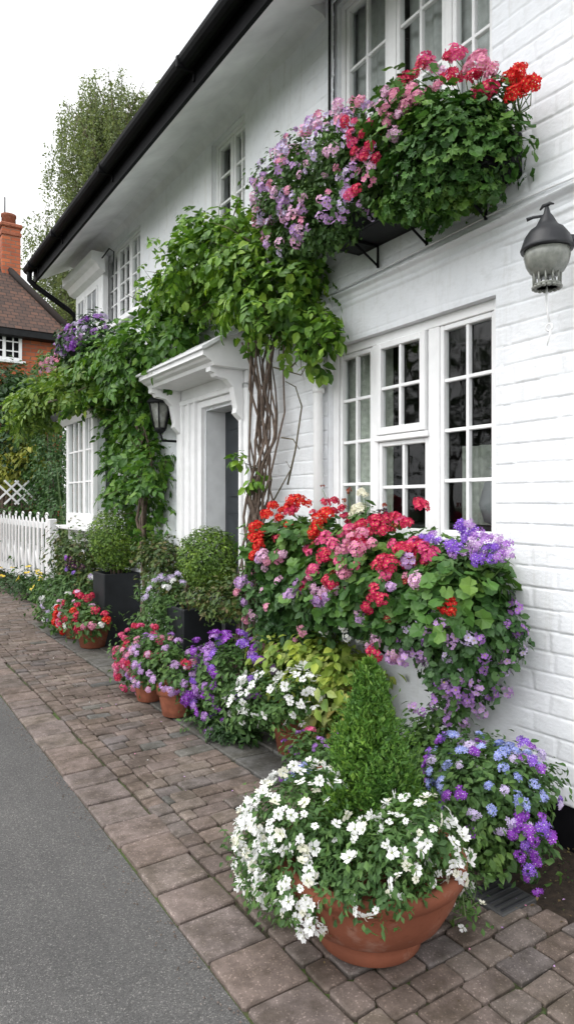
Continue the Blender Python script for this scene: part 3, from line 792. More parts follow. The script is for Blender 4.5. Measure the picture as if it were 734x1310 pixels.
win = window(W3, D+.03, [(a+.04, a+th-.015, 4, 2), (a+th+.015, a+2*th-.015, 4, 2), (a+2*th+.015, c-.04, 4, 2)], fr=.035)
curtain(win, a, a+th*1.2, W3[2], W3[3], D+.14, 'net_curtain', .012, 70)
# plinth, end wall, eaves, gutter, roof
b = MB(); b.box((D+.012, -2, -.05), (D+.3, 4.45, .215), .01); b.box((D+.012, 5.95, -.05), (D+.3, V_END, .215), .01); cpart(b, 'plinth', M['black_paint'])
b = MB(); b.prism([(D+.02, -.05), (D+6, -.05), (D+6, 4.8), (D+3, 7.4), (D+.02, 4.8)], V_END-.12, V_END); cpart(b, 'gable_wall', M['trim_dull'])
b = MB(); b.prism([(2.08, 4.575), (D+.04, 4.90), (D+.04, 4.94), (2.08, 4.62)], -2, V_END+.22)
cpart(b, 'soffit', M['soffit'])
b = MB(); b.prism([(D-.16, 4.80), (D-.05, 4.78), (D+.02, 4.70), (D+.02, 4.93), (D-.16, 4.83)], 3.55, V_END); cpart(b, 'eaves_cove', M['trim_dull'])
b = MB(); b.prism([(2.075, 4.555), (2.105, 4.555), (2.105, 4.78), (2.075, 4.78)], -2, V_END+.23); cpart(b, 'fascia_board', M['black_paint'])
b = MB(); pr = []
for k in range(9): a = math.pi+math.pi*k/8; pr.append((2.005+.068*math.cos(a), 4.735+.072*math.sin(a)))
for k in range(9): a = 2*math.pi-math.pi*k/8; pr.append((2.005+.058*math.cos(a), 4.735+.062*math.sin(a)))
b.prism(pr, -2, V_END+.25)
gut = cpart(b, 'gutter', M['black_paint'])
for v in (2.6, 4.4, 6.2, 8.0, 9.2):
    b = MB(); b.box((1.930, v-.016, 4.655), (2.075, v+.016, 4.742), .006); b.box((2.06, v-.012, 4.60), (2.0745, v+.012, 4.70), .003); cpart(b, 'gutter_bracket', M['black_paint'], gut)
b = MB(); e = V_END+.12
b.tube([(2.0, e, 4.66), (2.0, e, 4.56), (2.06, e-.02, 4.49), (2.50, e-.06, 4.22), (2.59, e-.07, 4.14), (2.60, e-.07, 3.0)], .036, 10); cpart(b, 'rainwater_pipe', M['black_paint'])
def slope_sheet(name, pts, uvs, m, thick=.05):
    bm = bmesh.new(); uvl = bm.loops.layers.uv.new('UVMap'); vs = [bm.verts.new(p) for p in pts]; f = bm.faces.new(vs)
    for lp, uv in zip(f.loops, uvs): lp[uvl].uv = uv
    bm.normal_update()
    me = bpy.data.meshes.new(name); bm.to_mesh(me); bm.free(); me.materials.append(M[m]); return link(name, me)
b = MB(); b.prism([(1.985, 4.80), (2.02, 4.775), (5.7, 7.9), (5.7, 7.96)], -2, V_END+.28); cpart(b, 'roof', M['clay_tile'])
b = MB(); b.prism([(5.71, 7.96), (5.71, 7.9), (9.4, 4.8), (9.4, 4.86)], -2, V_END+.28); cpart(b, 'roof', M['clay_tile'])
# far upstairs oriel with a little cornice
ov0, ov1 = float(W(131, 400, 2.58)[1]), V_END-.02
b = MB(); b.box((2.5800, ov0, 3.05), (D+.015, ov1, 4.62), .01)
ori = cpart(b, 'oriel', M['trim'])
b = MB(); b.prism([(2.4100, 4.60), (2.4100, 4.50), (2.4700, 4.47), (2.5100, 4.40), (2.5790, 4.37), (2.5790, 4.60)], ov0-.12, ov1+.05); cpart(b, 'cornice', M['trim'], ori)
b = MB()
for a, c in ((ov0+.16, ov0+.62), (ov0+.70, ov1-.12)):
    if c-a > .1:
        b.box((2.5620, a, 3.5), (2.5790, a+.035, 4.28), .003); b.box((2.5620, c-.035, 3.5), (2.5790, c, 4.28), .003); b.box((2.5630, a+.035, 4.245), (2.5790, c-.035, 4.28), .003)
        m_ = (a+c)/2; b.box((2.5650, m_-.01, 3.5), (2.5790, m_+.01, 4.245), .002)
        for z in (3.75, 4.0): b.box((2.5660, a+.035, z-.01), (2.5780, c-.035, z+.01), .002)
cpart(b, 'window_bars', M['trim'], ori)
b = MB()
for a, c in ((ov0+.16, ov0+.62), (ov0+.70, ov1-.12)): b.box((2.5750, a+.03, 3.5), (2.5795, c-.03, 4.26))
cpart(b, 'glass_panes', M['lead_grey'], ori)
# ground floor bay at the far end
bv0, bv1 = float(W(119, 600, 2.36)[1]), float(W(85, 600, 2.36)[1]); bz0, bz1 = 1.36, 2.66
b = MB()
fx = 2.36
b.box((fx, bv0, bz0-.10), (fx+.06, bv1, bz0+.06), .006); b.box((fx, bv0, bz1-.08), (fx+.06, bv1, bz1), .006)
for v in (bv0, bv0+.33, bv1-.09): b.box((fx+.001, v, bz0+.06), (fx+.06, v+.09, bz1-.08), .006)
b.box((fx+.06, bv0+.001, bz0-.1), (D+.02, bv0+.05, bz0+.10), .004); b.box((fx+.06, bv0+.001, bz1-.12), (D+.02, bv0+.05, bz1), .004)
b.box((fx+.06, bv1-.05, bz0-.1), (D+.02, bv1-.001, bz1), .004)
b.box((D-.02, bv0+.002, bz0), (D+.02, bv0+.052, bz1), .004)
bay = cpart(b, 'bay_window', M['trim'])
b = MB()
secs = [(bv0+.09, bv0+.33), (bv0+.42, bv1-.09)]
for a, c in secs:
    k = 2 if c-a < .35 else 3
    for i in range(1, k): q = a+(c-a)*i/k; b.box((fx+.012, q-.013, bz0+.06), (fx+.045, q+.013, bz1-.08), .003)
    for i in (1, 2): q = bz0+.06+(bz1-bz0-.14)*i/3; b.box((fx+.0135, a, q-.011), (fx+.044, c, q+.011), .003)
cpart(b, 'glazing_bars', M['trim'], bay)
b = MB()
for a, c in secs: b.sheet([(fx+.03, a-.01, bz0+.05), (fx+.03, c+.01, bz0+.05), (fx+.03, c+.01, bz1-.07), (fx+.03, a-.01, bz1-.07)])
b.sheet([(fx+.06, bv0+.03, bz0), (D, bv0+.03, bz0), (D, bv0+.03, bz1-.1), (fx+.06, bv0+.03, bz1-.1)])
cpart(b, 'glass_panes', M['glass'], bay)
curtain(bay, bv0+.02, bv1-.02, bz0, bz1-.05, fx+.17, 'net_curtain', .015, 45)
b = MB(); b.box((fx-.09, bv0-.07, bz0-.15), (D+.01, bv1+.07, bz0-.101), .012, seg=2); b.box((fx+.02, bv0+.01, bz0-.35), (D+.01, bv1-.01, bz0-.151), .01); cpart(b, 'sill', M['trim'], bay)
b = MB(); b.prism([(fx-.15, bz1+.02), (fx-.12, bz1-.03), (D-.005, bz1-.03), (D-.005, bz1+.30), (fx-.15, bz1+.05)], bv0-.18, bv1+.2); cpart(b, 'bay_roof', M['slate_tile'], bay)
b = MB(); b.prism([(fx-.10, bz1-.032), (fx-.02, bz1-.10), (fx-.002, bz1-.10), (fx-.002, bz1-.032)], bv0-.1, bv1+.1); cpart(b, 'cornice', M['trim'], bay)
b = MB(); b.tube([(fx-.05, bv1+.04, bz0-.14), (fx-.07, bv1+.16, bz0-.12), (fx-.07, bv1+.22, bz0-.2), (fx-.02, bv1+.10, bz0-.5), (fx+.1, bv1+.0, bz0-.6)], .02, 8); cpart(b, 'bracket', M['trim'], bay)
# door surround, hood and door
b = MB()
for i, (a, c, x) in enumerate(((5.395, 5.47, 2.605), (5.471, 5.50, 2.575), (5.501, 5.60, 2.60), (5.601, 5.63, 2.575), (5.631, 5.74, 2.60), (5.741, 5.775, 2.572), (5.776, 5.90, 2.592))):
    b.box((x, a, .0), (D+.01, c, 2.46 if i else 2.41), .004)
for a, c, x in ((4.655, 4.685, 2.605), (4.615, 4.654, 2.575), (4.545, 4.614, 2.595)): b.box((x, a, .0), (D+.01, c, 2.46), .004)
b.box((2.606, 4.655, 2.395), (D+.01, 5.47, 2.455), .004); b.box((2.576, 4.60, 2.456), (D+.01, 5.90, 2.50), .005); b.box((2.596, 4.56, 2.501), (D+.01, 5.92, 2.60), .004)
sur = cpart(b, 'door_surround', M['trim'])
b = MB(); b.box((D+.005, 5.381, -.02), (D+.30, 5.42, 2.40), 0); b.box((D+.005, 4.66, -.02), (D+.30, 4.699, 2.40), 0); b.box((D+.005, 4.6995, 2.371), (D+.30, 5.3805, 2.41), 0)
cpart(b, 'door_lining', M['trim_dull'], sur)
b = MB(); b.box((D+.19, 4.68, .16), (D+.235, 5.376, 2.37), .003)
for a, c in ((.30, .85), (1.0, 1.45), (1.6, 2.2)):
    for v0_, v1_ in ((4.77, 5.0), (5.06, 5.29)): b.box((D+.178, v0_, a), (D+.1905, v1_, c), .008)
dr = cpart(b, 'door', M['door_paint'])
b = MB(); b.lathe([(.0, -.02), (.022, -.015), (.026, 0), (.02, .012), (.01, .02), (.01, .04), (.02, .045)], (0, 0, 0), 16)
kn = b.build('door_knob', M['lead_grey']); kn.rotation_euler = (0, R_(90), 0); kn.location = (D+.135, 4.76, 1.1); adopt(kn, dr)
b = MB(); b.box((2.45, 4.62, -.02), (D+.3, 5.42, .155), .012); cpart(b, 'doorstep', M['flagstone'])
hv0, hv1 = float(W(262, 456, 2.22)[1]), float(W(180, 489, 2.22)[1])
b = MB()
b.prism([(2.205, 2.705), (2.205, 2.665), (2.235, 2.655), (2.25, 2.64), (2.285, 2.625), (2.30, 2.60), (D-.02, 2.60), (D-.02, 2.90), (2.40, 2.83)], hv0, hv1)
hood = cpart(b, 'door_hood', M['trim'])
b = MB(); b.prism([(2.185, 2.722), (2.185, 2.706), (2.206, 2.7055), (2.40, 2.8305), (D-.03, 2.901), (D-.03, 2.925), (2.39, 2.853)], hv0-.025, hv1+.03); cpart(b, 'lead_flashing', M['trim_dull'], hood)
def console(v):
    b = MB(); pr = [(2.30, 2.599), (2.30, 2.565), (2.335, 2.555), (2.35, 2.53), (2.44, 2.515), (2.50, 2.46), (2.52, 2.37), (2.535, 2.30), (2.525, 2.26), (2.55, 2.235), (2.59, 2.20), (2.59, 2.599)]
    b.prism(pr, v, v+.075); return cpart(b, 'bracket', M['trim'], hood)
console(4.60); console(5.80)
# white downpipe and a cable
b = MB(); pv = float(W(408, 500, 2.61)[1])
b.tube([(2.62, pv-.10, 2.825), (2.60, pv-.03, 2.835), (2.595, pv, 2.80), (2.60, pv, 2.6), (2.607, pv, .25)], .033, 12)
for z in (2.3, 1.4): b.tube([(2.607, pv, z-.02), (2.607, pv, z+.02)], .041, 12)
cpart(b, 'downpipe', M['trim'])
b = MB(); cv = UW[1]+.03; b.tube([(D-.04, cv, 4.9), (D-.042, cv, 3.7)], .009, 6); cpart(b, 'cable', M['black_matt'])
b = MB(); b.tube([(D-.045, .9, 2.935), (D-.05, 2.0, 2.96), (D-.05, 2.8, 2.93), (D-.045, 3.5, 2.90)], .006, 5); cpart(b, 'cable', M['trim_dull'])
b = MB(); p0 = W(180, 352, 2.64)
b.tube([W(131, 330, 2.50), W(140, 318, 2.5), W(146, 322, 2.58), W(145, 352, 2.62)], .008, 6); cpart(b, 'cable', M['black_matt'])

# ---------------------------------------------------------------- lanterns
lp = W(699, 318, 2.42)
lan = empty('wall_lantern', lp, 'black domed wall lantern with frosted globe and pull cord, beside the big upper flower box', 'lantern'); lan.scale = (.92, .92, .92)
b = MB(); b.lathe([(.112, -.012), (.116, -.002), (.112, .008), (.098, .05), (.075, .083), (.050, .10), (.040, .118), (.026, .145), (.016, .158), (.009, .185), (.0, .19)], seg=28); b.build('cap', M['lantern_metal'], lan)
b = MB(); b.tube([(-.0, -.035, .190), (0, -.015, .2), (0, 0, .196), (0, .02, .2), (0, .036, .187)], [.003, .008, .011, .008, .004], 8)
b.tube([(0, 0, .15), (-.03, .05, .152), (-.045, .075, .146)], [.006, .007, .010], 8); b.tube([(0, 0, .18), (0, 0, .2)], .007, 8); b.build('finial', M['lantern_metal'], lan)
b = MB(); b.lathe([(.100, -.013), (.100, -.04), (.092, -.075), (.075, -.105), (.05, -.125), (.03, -.132)], seg=28); b.build('globe', M['globe_glass'], lan)
b = MB()
for k in range(12):
    a = k*math.pi/6; b.tube([(.060*math.cos(a), .060*math.sin(a), -.112), (.058*math.cos(a), .058*math.sin(a), -.165)], .0040, 5)
b.lathe([(.060, -.171), (.063, -.166), (.060, -.161), (.055, -.161), (.053, -.166), (.055, -.171)], seg=24)
for k in range(16):
    a = k*math.pi/8; b.lathe([(0, -.186), (.010, -.182), (.012, -.176), (.008, -.170)], (.056*math.cos(a), .056*math.sin(a), 0), 8)
b.build('gallery', M['globe_glass'], lan)
dx = D-lp[0]
b = MB(); b.tube([(.07, -.03, .04), (.13, -.06, .045), (dx-.01, -.10, .03)], [.030, .026, .03], 12); b.lathe([(.0, -.06), (.05, -.058), (.055, 0), (.05, .058), (0, .06)], (dx-.012, -.10, .03), 16); b.build('bracket', M['lantern_metal'], lan)
b = MB(); b.tube([(0, 0, -.16), (.004, .002, -.22), (-.002, -.004, -.30), (.003, -.012, -.345)], .0035, 6); b.tube([(.006, .006, -.16), (-.004, .006, -.25), (.006, -.012, -.335)], .003, 6)
rg = [(.0, -.012+.015*math.cos(t), -.36+.017*math.sin(t)) for t in np.linspace(0, 6.283, 13)]; b.tube(rg, .0045, 6, False); b.tube([(.0, -.02, -.375), (.002, -.008, -.41), (0, .0, -.44)], [.006, .004, .002], 6)
b.build('pull_cord', M['wax_white'], lan)

lp = W(205, 530, 2.46)
lan = empty('wall_lantern', lp, 'small dark old lantern half hidden in climber leaves left of the door', 'lantern')
b = MB(); b.lathe([(.13, .10), (.135, .115), (.10, .15), (.05, .19), (.02, .21), (.0, .24)], seg=6); b.build('cap', M['black_matt'], lan)
b = MB(); b.lathe([(.05, -.14), (.055, -.13), (.105, .10)], seg=6); b.build('globe', M['globe_glass'], lan)
b = MB()
for k in range(6):
    a = k*math.pi/3; b.tube([(.058*math.cos(a), .058*math.sin(a), -.135), (.11*math.cos(a), .11*math.sin(a), .105)], .008, 5)
b.lathe([(.03, -.18), (.06, -.15), (.06, -.13)], seg=6); b.tube([(0, 0, -.17), (0.03, .01, -.25), (.17, .01, -.25)], .012, 6); b.build('lantern_frame', M['black_matt'], lan)

# ---------------------------------------------------------------- plants
def PB(x, y, u, rx, ry, ru):
    c = W(x, y, u); a = W(x-rx, y, u); d = W(x+rx, y, u); fw = c[0]*S_+c[1]*C_
    rv = abs(a[1]-d[1])/2*.88
    return Blob(c, (ru, max(rv, .03), ry/F_*fw))
def surf(pts, blobs, push=.03):
    """points on the outside of a mass of foliage"""
    out = []; nn = []
    us = np.arange(1.6, 2.62, .012)
    for x, y in pts:
        P_ = np.array([W(x, y, u) for u in us]); d = np.stack([(((P_-b.c)/(b.r*1.04))**2).sum(1) for b in blobs])
        ins = (d < 1).any(0)
        i = int(np.argmax(ins)) if ins.any() else int(np.argmin(d.min(0)))
        b = blobs[int(np.argmin(d[:, i]))]
        n_ = norm(((P_[i]-b.c)/b.r**2)[None])[0]; n_ = norm((n_+np.array((-.35, -.1, .35)))[None])[0]
        if P_[i][0] > D-.06: P_[i][0] = D-.06
        out.append(P_[i]+n_*push*rng.uniform(.5, 1.3)); nn.append(n_)
    return np.array(out), np.array(nn)
QUEUE = {}
def flush(group):
    q = QUEUE.pop(group); union = [b_ for a_, k_ in q for b_ in a_[4]]
    for a_, k_ in q: box_plant_now(*a_, union=union, **k_)
def box_plant(*a, **k): QUEUE.setdefault(a[3], []).append((a, k))
def off_wall(p): return (p[:, 0] < D-.03) & (p[:, 2] > .03)
def Ws(pts, u): return np.array([W(x, y, u+float(rng.uniform(-.03, .03))) for x, y in pts])
def out_n(k, up=.35): return norm(np.array((-1, -.35, up))+rng.normal(size=(k, 3))*.35)

def box_plant_now(name, label, cat, group, blobs, leaf, m, size, nclump, per, rs, hd=(), root=None, shell=.55, nstem=14, up=.45, down=.4, fill=0, union=None):
    """a plant growing in a trough or against the wall: leaves, stems and its flower heads"""
    c = blobs[0].c if root is None else np.array(root); c = np.array(c)
    e = empty(name, c, label, cat, group)
    p, nn = clumps(blobs, nclump, per, rs, shell, off_wall)
    if fill:
        q, qn = scatter(blobs, fill, .15, off_wall); p = np.concatenate([p, q]); nn = np.concatenate([nn, qn])
    foliage(e, c, (p, nn), leaf, size, m, up=up, down=down)
    if nstem:
        ends = p[rng.choice(len(p), nstem)]; stems(e, c, c, ends, .0035)
    for h in hd:
        if 'pts' in h:
            if h.get('stalk'): pos = Ws(h['pts'], h['u']); hn = out_n(len(pos), h.get('up', .5))
            else: pos, hn = surf(h['pts'], union or blobs, rs*1.2+.015)
            if h.get('stalk'): stems(e, c, c, pos-np.array((0, 0, .02)), .0028, name='flower_stalks', sag=.15)
        else:
            bl = h.get('blobs', blobs); pos, hn = shell_pts(bl, h['n'], h.get('gap', .05), lambda p: off_wall(p) & ~inside(p, union or blobs, -1, .97), push=rs*.7)
        heads(e, c, pos, hn, h['kind'], h['col'], h['size'], h.get('eye', 'eye_yellow'), up=h.get('hup', .2), tilt=h.get('tilt', .35), var=h.get('var', .25))
    return e

# --- upper box under the big upstairs window
ub0, ub1 = 2.0, 3.20
tr = empty('window_box', (2.5, (ub0+ub1)/2, 3.07), 'black window box on iron brackets under the upstairs window', 'window box')
b0 = np.array(tr.location)
b = MB(); b.box(np.array((2.36, ub0, 3.075))-b0, np.array((2.385, ub1, 3.28))-b0, .004); b.box(np.array((2.595, ub0, 3.075))-b0, np.array((2.62, ub1, 3.28))-b0, .004)
b.box(np.array((2.386, ub0, 3.075))-b0, np.array((2.594, ub0+.02, 3.28))-b0, .003); b.box(np.array((2.386, ub1-.02, 3.075))-b0, np.array((2.594, ub1, 3.28))-b0, .003); b.box(np.array((2.386, ub0+.021, 3.075))-b0, np.array((2.594, ub1-.021, 3.095))-b0)
b.box(np.array((2.352, ub0-.004, 3.262))-b0, np.array((2.366, ub1+.004, 3.284))-b0, .003); b.build('trough', M['black_matt'], tr)
b = MB(); b.box(np.array((2.387, ub0+.022, 3.20))-b0, np.array((2.593, ub1-.022, 3.25))-b0, .004); b.build('soil', M['soil'], tr)
for v in (ub0+.2, (ub0+ub1)/2, ub1-.2):
    b = MB(); b.tube([np.array((2.37, v, 3.066))-b0, np.array((2.60, v, 3.066))-b0, np.array((2.60, v, 2.94))-b0], .009, 6); b.tube([np.array((2.40, v, 3.062))-b0, np.array((2.60, v, 2.95))-b0], .007, 6); b.build('bracket', M['black_paint'], tr)
UG = 'plants in the upstairs window box'
box_plant('trailing_pelargonium', 'lilac flowered trailing plant spilling from the left end of the upstairs window box', 'flowering plant', UG,
          [PB(405, 225, 2.32, 46, 46, .20), PB(372, 258, 2.36, 32, 48, .17), PB(455, 200, 2.32, 44, 38, .2), PB(430, 270, 2.29, 44, 36, .16), PB(388, 300, 2.36, 38, 32, .15), PB(358, 235, 2.40, 22, 36, .12)],
          [SMALL, LEAF8], M['small_leaf'], .036, 260, 26, .042,
          [dict(n=98, kind='loose', col=['lilac', 'palepink', 'lilac', 'palelilac', 'palepink', 'pink'], size=0.038, gap=.05, front=1, var=.35)], root=(2.48, 2.98, 3.26), fill=900)
box_plant('trailing_pelargonium', 'orchid pink trailing plant low at left front of the upstairs box over black trough', 'flowering plant', UG,
          [PB(400, 205, 2.28, 40, 34, .15), PB(362, 250, 2.30, 26, 40, .13), PB(440, 180, 2.30, 36, 28, .15), PB(410, 255, 2.25, 36, 34, .13), PB(485, 235, 2.28, 26, 34, .13)], [SMALL, LEAF8], M['small_leaf'], .034, 110, 16, .04,
          [dict(n=99, kind='loose', col=['palepink', 'lilac', 'palepink', 'pink', 'palelilac'], size=.034, gap=.045, var=.35)], root=(2.44, 2.9, 3.26), fill=200)
box_plant('geranium', 'hot pink geranium in the upstairs window box, between lilac and pale pink flowers', 'geranium', UG,
          [PB(478, 200, 2.32, 28, 36, .16)], ROUND, M['geranium_leaf'], .05, 30, 10, .05,
          [dict(pts=[(447, 167), (455, 180), (462, 172), (458, 190), (470, 186), (468, 202), (477, 196), (463, 208), (473, 213), (480, 208), (461, 250), (466, 245), (500, 203), (488, 182), (450, 172), (475, 170)], u=2.16, kind='umbel', col=['hotpink', 'crimson', 'hotpink'], size=.034)], root=(2.48, 2.72, 3.26), nstem=6)
box_plant('geranium', 'soft pink geranium in the middle of the upstairs window box', 'geranium', UG,
          [PB(515, 150, 2.36, 32, 42, .16)], ROUND, M['geranium_leaf'], .05, 34, 10, .05,
          [dict(pts=[(498, 145), (510, 135), (520, 128), (528, 140), (515, 148), (505, 156), (524, 152), (534, 148), (540, 140), (518, 160), (508, 165), (530, 130), (500, 130), (516, 180), (475, 140), (440, 150), (545, 105), (556, 112)], u=2.2, kind='umbel', col=['pink', 'pink', 'palepink'], size=.036)], root=(2.48, 2.5, 3.26), nstem=6)
box_plant('ivy_leaved_geranium', 'large green ivy-leaved geranium with crimson heads filling the right half of the upstairs box', 'geranium', UG,
          [PB(580, 185, 2.36, 46, 46, .19), PB(552, 222, 2.34, 40, 42, .19), PB(612, 175, 2.40, 30, 40, .15), PB(540, 180, 2.36, 34, 46, .19), PB(590, 220, 2.38, 36, 34, .16), PB(530, 248, 2.36, 24, 34, .14), PB(635, 190, 2.46, 18, 30, .10)],
          [LOBED[0], LOBED[1], ROUND[0]], M['geranium_leaf'], .050, 210, 18, .05,
          [dict(pts=[(580, 68), (573, 72), (588, 70), (619, 116), (628, 112), (610, 120), (538, 83), (544, 78), (520, 100), (530, 95), (512, 104), (604, 97), (612, 92), (577, 100)], u=2.34, kind='umbel', col=['crimson', 'crimson', 'hotpink'], size=0.046, stalk=1),
           dict(pts=[(604, 78), (612, 74), (618, 82), (598, 86), (630, 88), (560, 110), (548, 118), (626, 98)], u=2.36, kind='umbel', col='pink', size=0.040, stalk=1)], root=(2.48, 2.12, 3.26), fill=700, nstem=20)
box_plant('geranium', 'small scarlet geranium leaning out of the right end of the upstairs box', 'geranium', UG,
          [PB(640, 130, 2.42, 10, 12, .06)], ROUND, M['geranium_leaf'], .045, 8, 5, .03,
          [dict(pts=[(660, 92), (666, 88), (655, 97), (662, 112), (668, 118), (656, 121), (673, 110), (679, 107), (648, 98), (665, 103)], u=2.40, kind='umbel', col='scarlet', size=0.038, stalk=1)], root=(2.48, 1.92, 3.26), nstem=3)

flush(UG)
# --- lower box under the ground floor window
lb0, lb1 = 2.16, 3.98
tr = empty('window_box', (2.5, (lb0+lb1)/2, .80), 'long dark green window box under the ground floor window, overflowing with geraniums', 'window box')
b0 = np.array(tr.location)
def bb(b, p, q, bev=.004): b.box(np.array(p)-b0, np.array(q)-b0, bev)
b = MB(); bb(b, (2.36, lb0, .80), (2.385, lb1, 1.0)); bb(b, (2.605, lb0, .80), (2.63, lb1, 1.0)); bb(b, (2.386, lb0, .80), (2.604, lb0+.02, 1.0)); bb(b, (2.386, lb1-.02, .80), (2.604, lb1, 1.0)); bb(b, (2.386, lb0+.021, .80), (2.604, lb1-.021, .82)); bb(b, (2.350, lb0-.006, .795), (2.3595, lb1+.006, .825), .003)
b.build('trough', M['trough_green'], tr)
b = MB(); bb(b, (2.387, lb0+.022, .92), (2.603, lb1-.022, .97)); b.build('soil', M['soil'], tr)
for v in (lb0+.2, 2.9, lb1-.2):
    b = MB(); b.tube([np.array((2.37, v, .79))-b0, np.array((2.62, v, .79))-b0, np.array((2.62, v, .62))-b0], .010, 6); b.tube([np.array((2.42, v, .785))-b0, np.array((2.62, v, .64))-b0], .008, 6); b.build('bracket', M['black_paint'], tr)
LG = 'plants in the ground floor window box'
box_plant('geranium', 'scarlet geranium at the far left end of the ground floor window box', 'geranium', LG,
          [PB(362, 712, 2.36, 36, 40, .2), PB(400, 702, 2.40, 38, 34, .18)], ROUND, M['geranium_leaf'], .062, 100, 15, .055,
          [dict(pts=[(345, 670), (354, 666), (362, 662), (371, 660), (380, 657), (388, 659), (396, 656), (350, 676), (360, 673), (370, 668), (338, 686), (334, 694), (342, 691), (336, 704), (344, 703), (332, 712), (408, 684), (414, 688), (404, 690), (411, 680), (419, 676)], u=2.24, kind='umbel', col='scarlet', size=0.047), dict(n=7, kind='loose', col=['scarlet', 'crimson'], size=.034, gap=.09),
           dict(pts=[(378, 672), (384, 668), (412, 667), (424, 672), (434, 668), (436, 678), (446, 676), (426, 660), (416, 662)], u=2.34, kind='umbel', col=['crimson', 'hotpink'], size=0.043)], root=(2.5, 3.72, .98), fill=250)
box_plant('trailing_pelargonium', 'mauve pink trailing pelargonium at the far left of the ground floor box by the vine', 'flowering plant', LG,
          [PB(360, 765, 2.38, 26, 46, .16), PB(390, 765, 2.33, 38, 48, .17), PB(368, 802, 2.42, 30, 30, .13)], [ROUND[1], LEAF8], M['ivy_leaf'], .05, 130, 18, .05,
          [dict(pts=[(340, 708), (346, 714), (338, 718), (368, 712), (375, 710), (345, 726), (352, 720), (322, 738), (318, 742), (388, 752), (383, 764), (391, 760), (378, 768), (325, 772), (330, 790), (320, 762), (392, 748)], u=2.2, kind='umbel', col=['lilac', 'palepink', 'pink'], size=0.043), dict(n=14, kind='loose', col=['palepink', 'lilac', 'pink'], size=.036, gap=.09)], root=(2.5, 3.88, .98), fill=250)
box_plant('geranium', 'crimson pink geranium with many heads in the middle of the ground floor box', 'geranium', LG,
          [PB(500, 735, 2.36, 52, 44, .2), PB(450, 735, 2.36, 44, 46, .2), PB(470, 765, 2.33, 44, 30, .15), PB(530, 760, 2.36, 40, 36, .18)], ROUND, M['geranium_leaf'], .066, 170, 15, .06,
          [dict(pts=[(480, 684), (488, 690), (478, 694), (508, 676), (514, 680), (534, 662), (538, 667), (498, 700), (505, 706), (468, 690), (464, 697), (528, 708), (536, 708), (541, 713), (524, 716), (534, 718), (498, 726), (505, 730), (494, 732), (500, 738), (489, 756), (496, 762), (487, 766), (502, 768), (557, 714), (562, 718), (536, 732), (540, 728), (520, 696), (423, 718), (431, 722), (440, 716), (430, 744), (435, 748), (487, 828), (492, 677), (472, 706), (515, 712), (447, 725), (455, 690)], u=2.20, kind='umbel', col=['crimson', 'crimson', 'crimson', 'hotpink'], size=0.046), dict(n=16, kind='umbel', col=['crimson', 'hotpink', 'pink'], size=.034, gap=.08), dict(n=8, kind='loose', col=['hotpink', 'darkred'], size=.03, gap=.09)], root=(2.5, 2.9, .98), fill=300)
box_plant('geranium', 'pale salmon pink geranium spread among the crimson heads of the ground floor box', 'geranium', LG,
          [PB(448, 715, 2.33, 30, 26, .14), PB(470, 700, 2.38, 26, 22, .14)], ROUND, M['geranium_leaf'], .06, 36, 10, .05,
          [dict(pts=[(453, 698), (460, 702), (474, 700), (482, 706), (436, 708), (444, 712), (452, 732), (456, 738), (462, 728), (414, 734), (410, 740), (400, 706), (470, 716), (425, 700), (443, 690)], u=2.2, kind='umbel', col=['pink', 'hotpink', 'pink'], size=0.043)], root=(2.5, 3.15, .98))
box_plant('trailing_pelargonium', 'shell pink trailing pelargonium hanging over the front edge of the ground floor box', 'flowering plant', LG,
          [PB(425, 772, 2.31, 32, 24, .12), PB(475, 784, 2.31, 32, 20, .11), PB(512, 800, 2.33, 22, 18, .10)], [ROUND[1], LEAF8], M['ivy_leaf'], .05, 70, 14, .045,
          [dict(pts=[(412, 752), (420, 756), (428, 752), (418, 764), (424, 772), (430, 760), (440, 760), (466, 786), (470, 792), (482, 808), (490, 812), (478, 814), (508, 828), (514, 832), (504, 834), (511, 758), (523, 727), (545, 750), (448, 772)], u=2.18, kind='umbel', col=['palepink', 'palepink', 'lilac'], size=0.041),
           dict(pts=[(410, 795), (414, 800), (448, 798), (452, 806), (446, 812)], u=2.2, kind='loose', col='white', size=0.036)], root=(2.5, 3.05, .98))
box_plant('phlox', 'violet blue phlox flowering at the right end of the ground floor box', 'phlox', LG,
          [PB(585, 725, 2.42, 36, 28, .13), PB(545, 705, 2.44, 22, 20, .1)], [LEAF8, LEAFN], M['small_leaf'], .05, 70, 14, .045,
          [dict(pts=[(540, 688), (528, 695), (548, 690), (536, 702), (524, 703), (518, 697), (553, 684), (560, 692), (595, 688), (604, 694), (612, 698), (622, 690), (632, 700), (642, 704), (652, 708), (646, 698), (586, 702), (596, 706), (606, 708), (618, 710), (628, 714), (576, 698), (604, 680), (590, 674), (600, 670), (634, 690), (624, 702), (612, 684), (580, 708), (568, 704), (610, 716), (640, 712)], u=2.30, kind='dome', col=['violet', 'violet', 'mauve', 'lilac', 'violet'], size=0.036, eye='eye_white', stalk=1)], root=(2.5, 2.25, .98))
box_plant('geranium', 'broad leaved geranium with one scarlet head under the violet phlox of the ground floor box', 'geranium', LG,
          [PB(575, 755, 2.36, 42, 34, .16), PB(605, 760, 2.42, 28, 34, .13)], ROUND, M['geranium_leaf'], .070, 90, 13, .055,
          [dict(pts=[(577, 771), (580, 768), (574, 773), (581, 774)], u=2.15, kind='umbel', col='scarlet', size=0.037)], root=(2.5, 2.3, .98), fill=120)
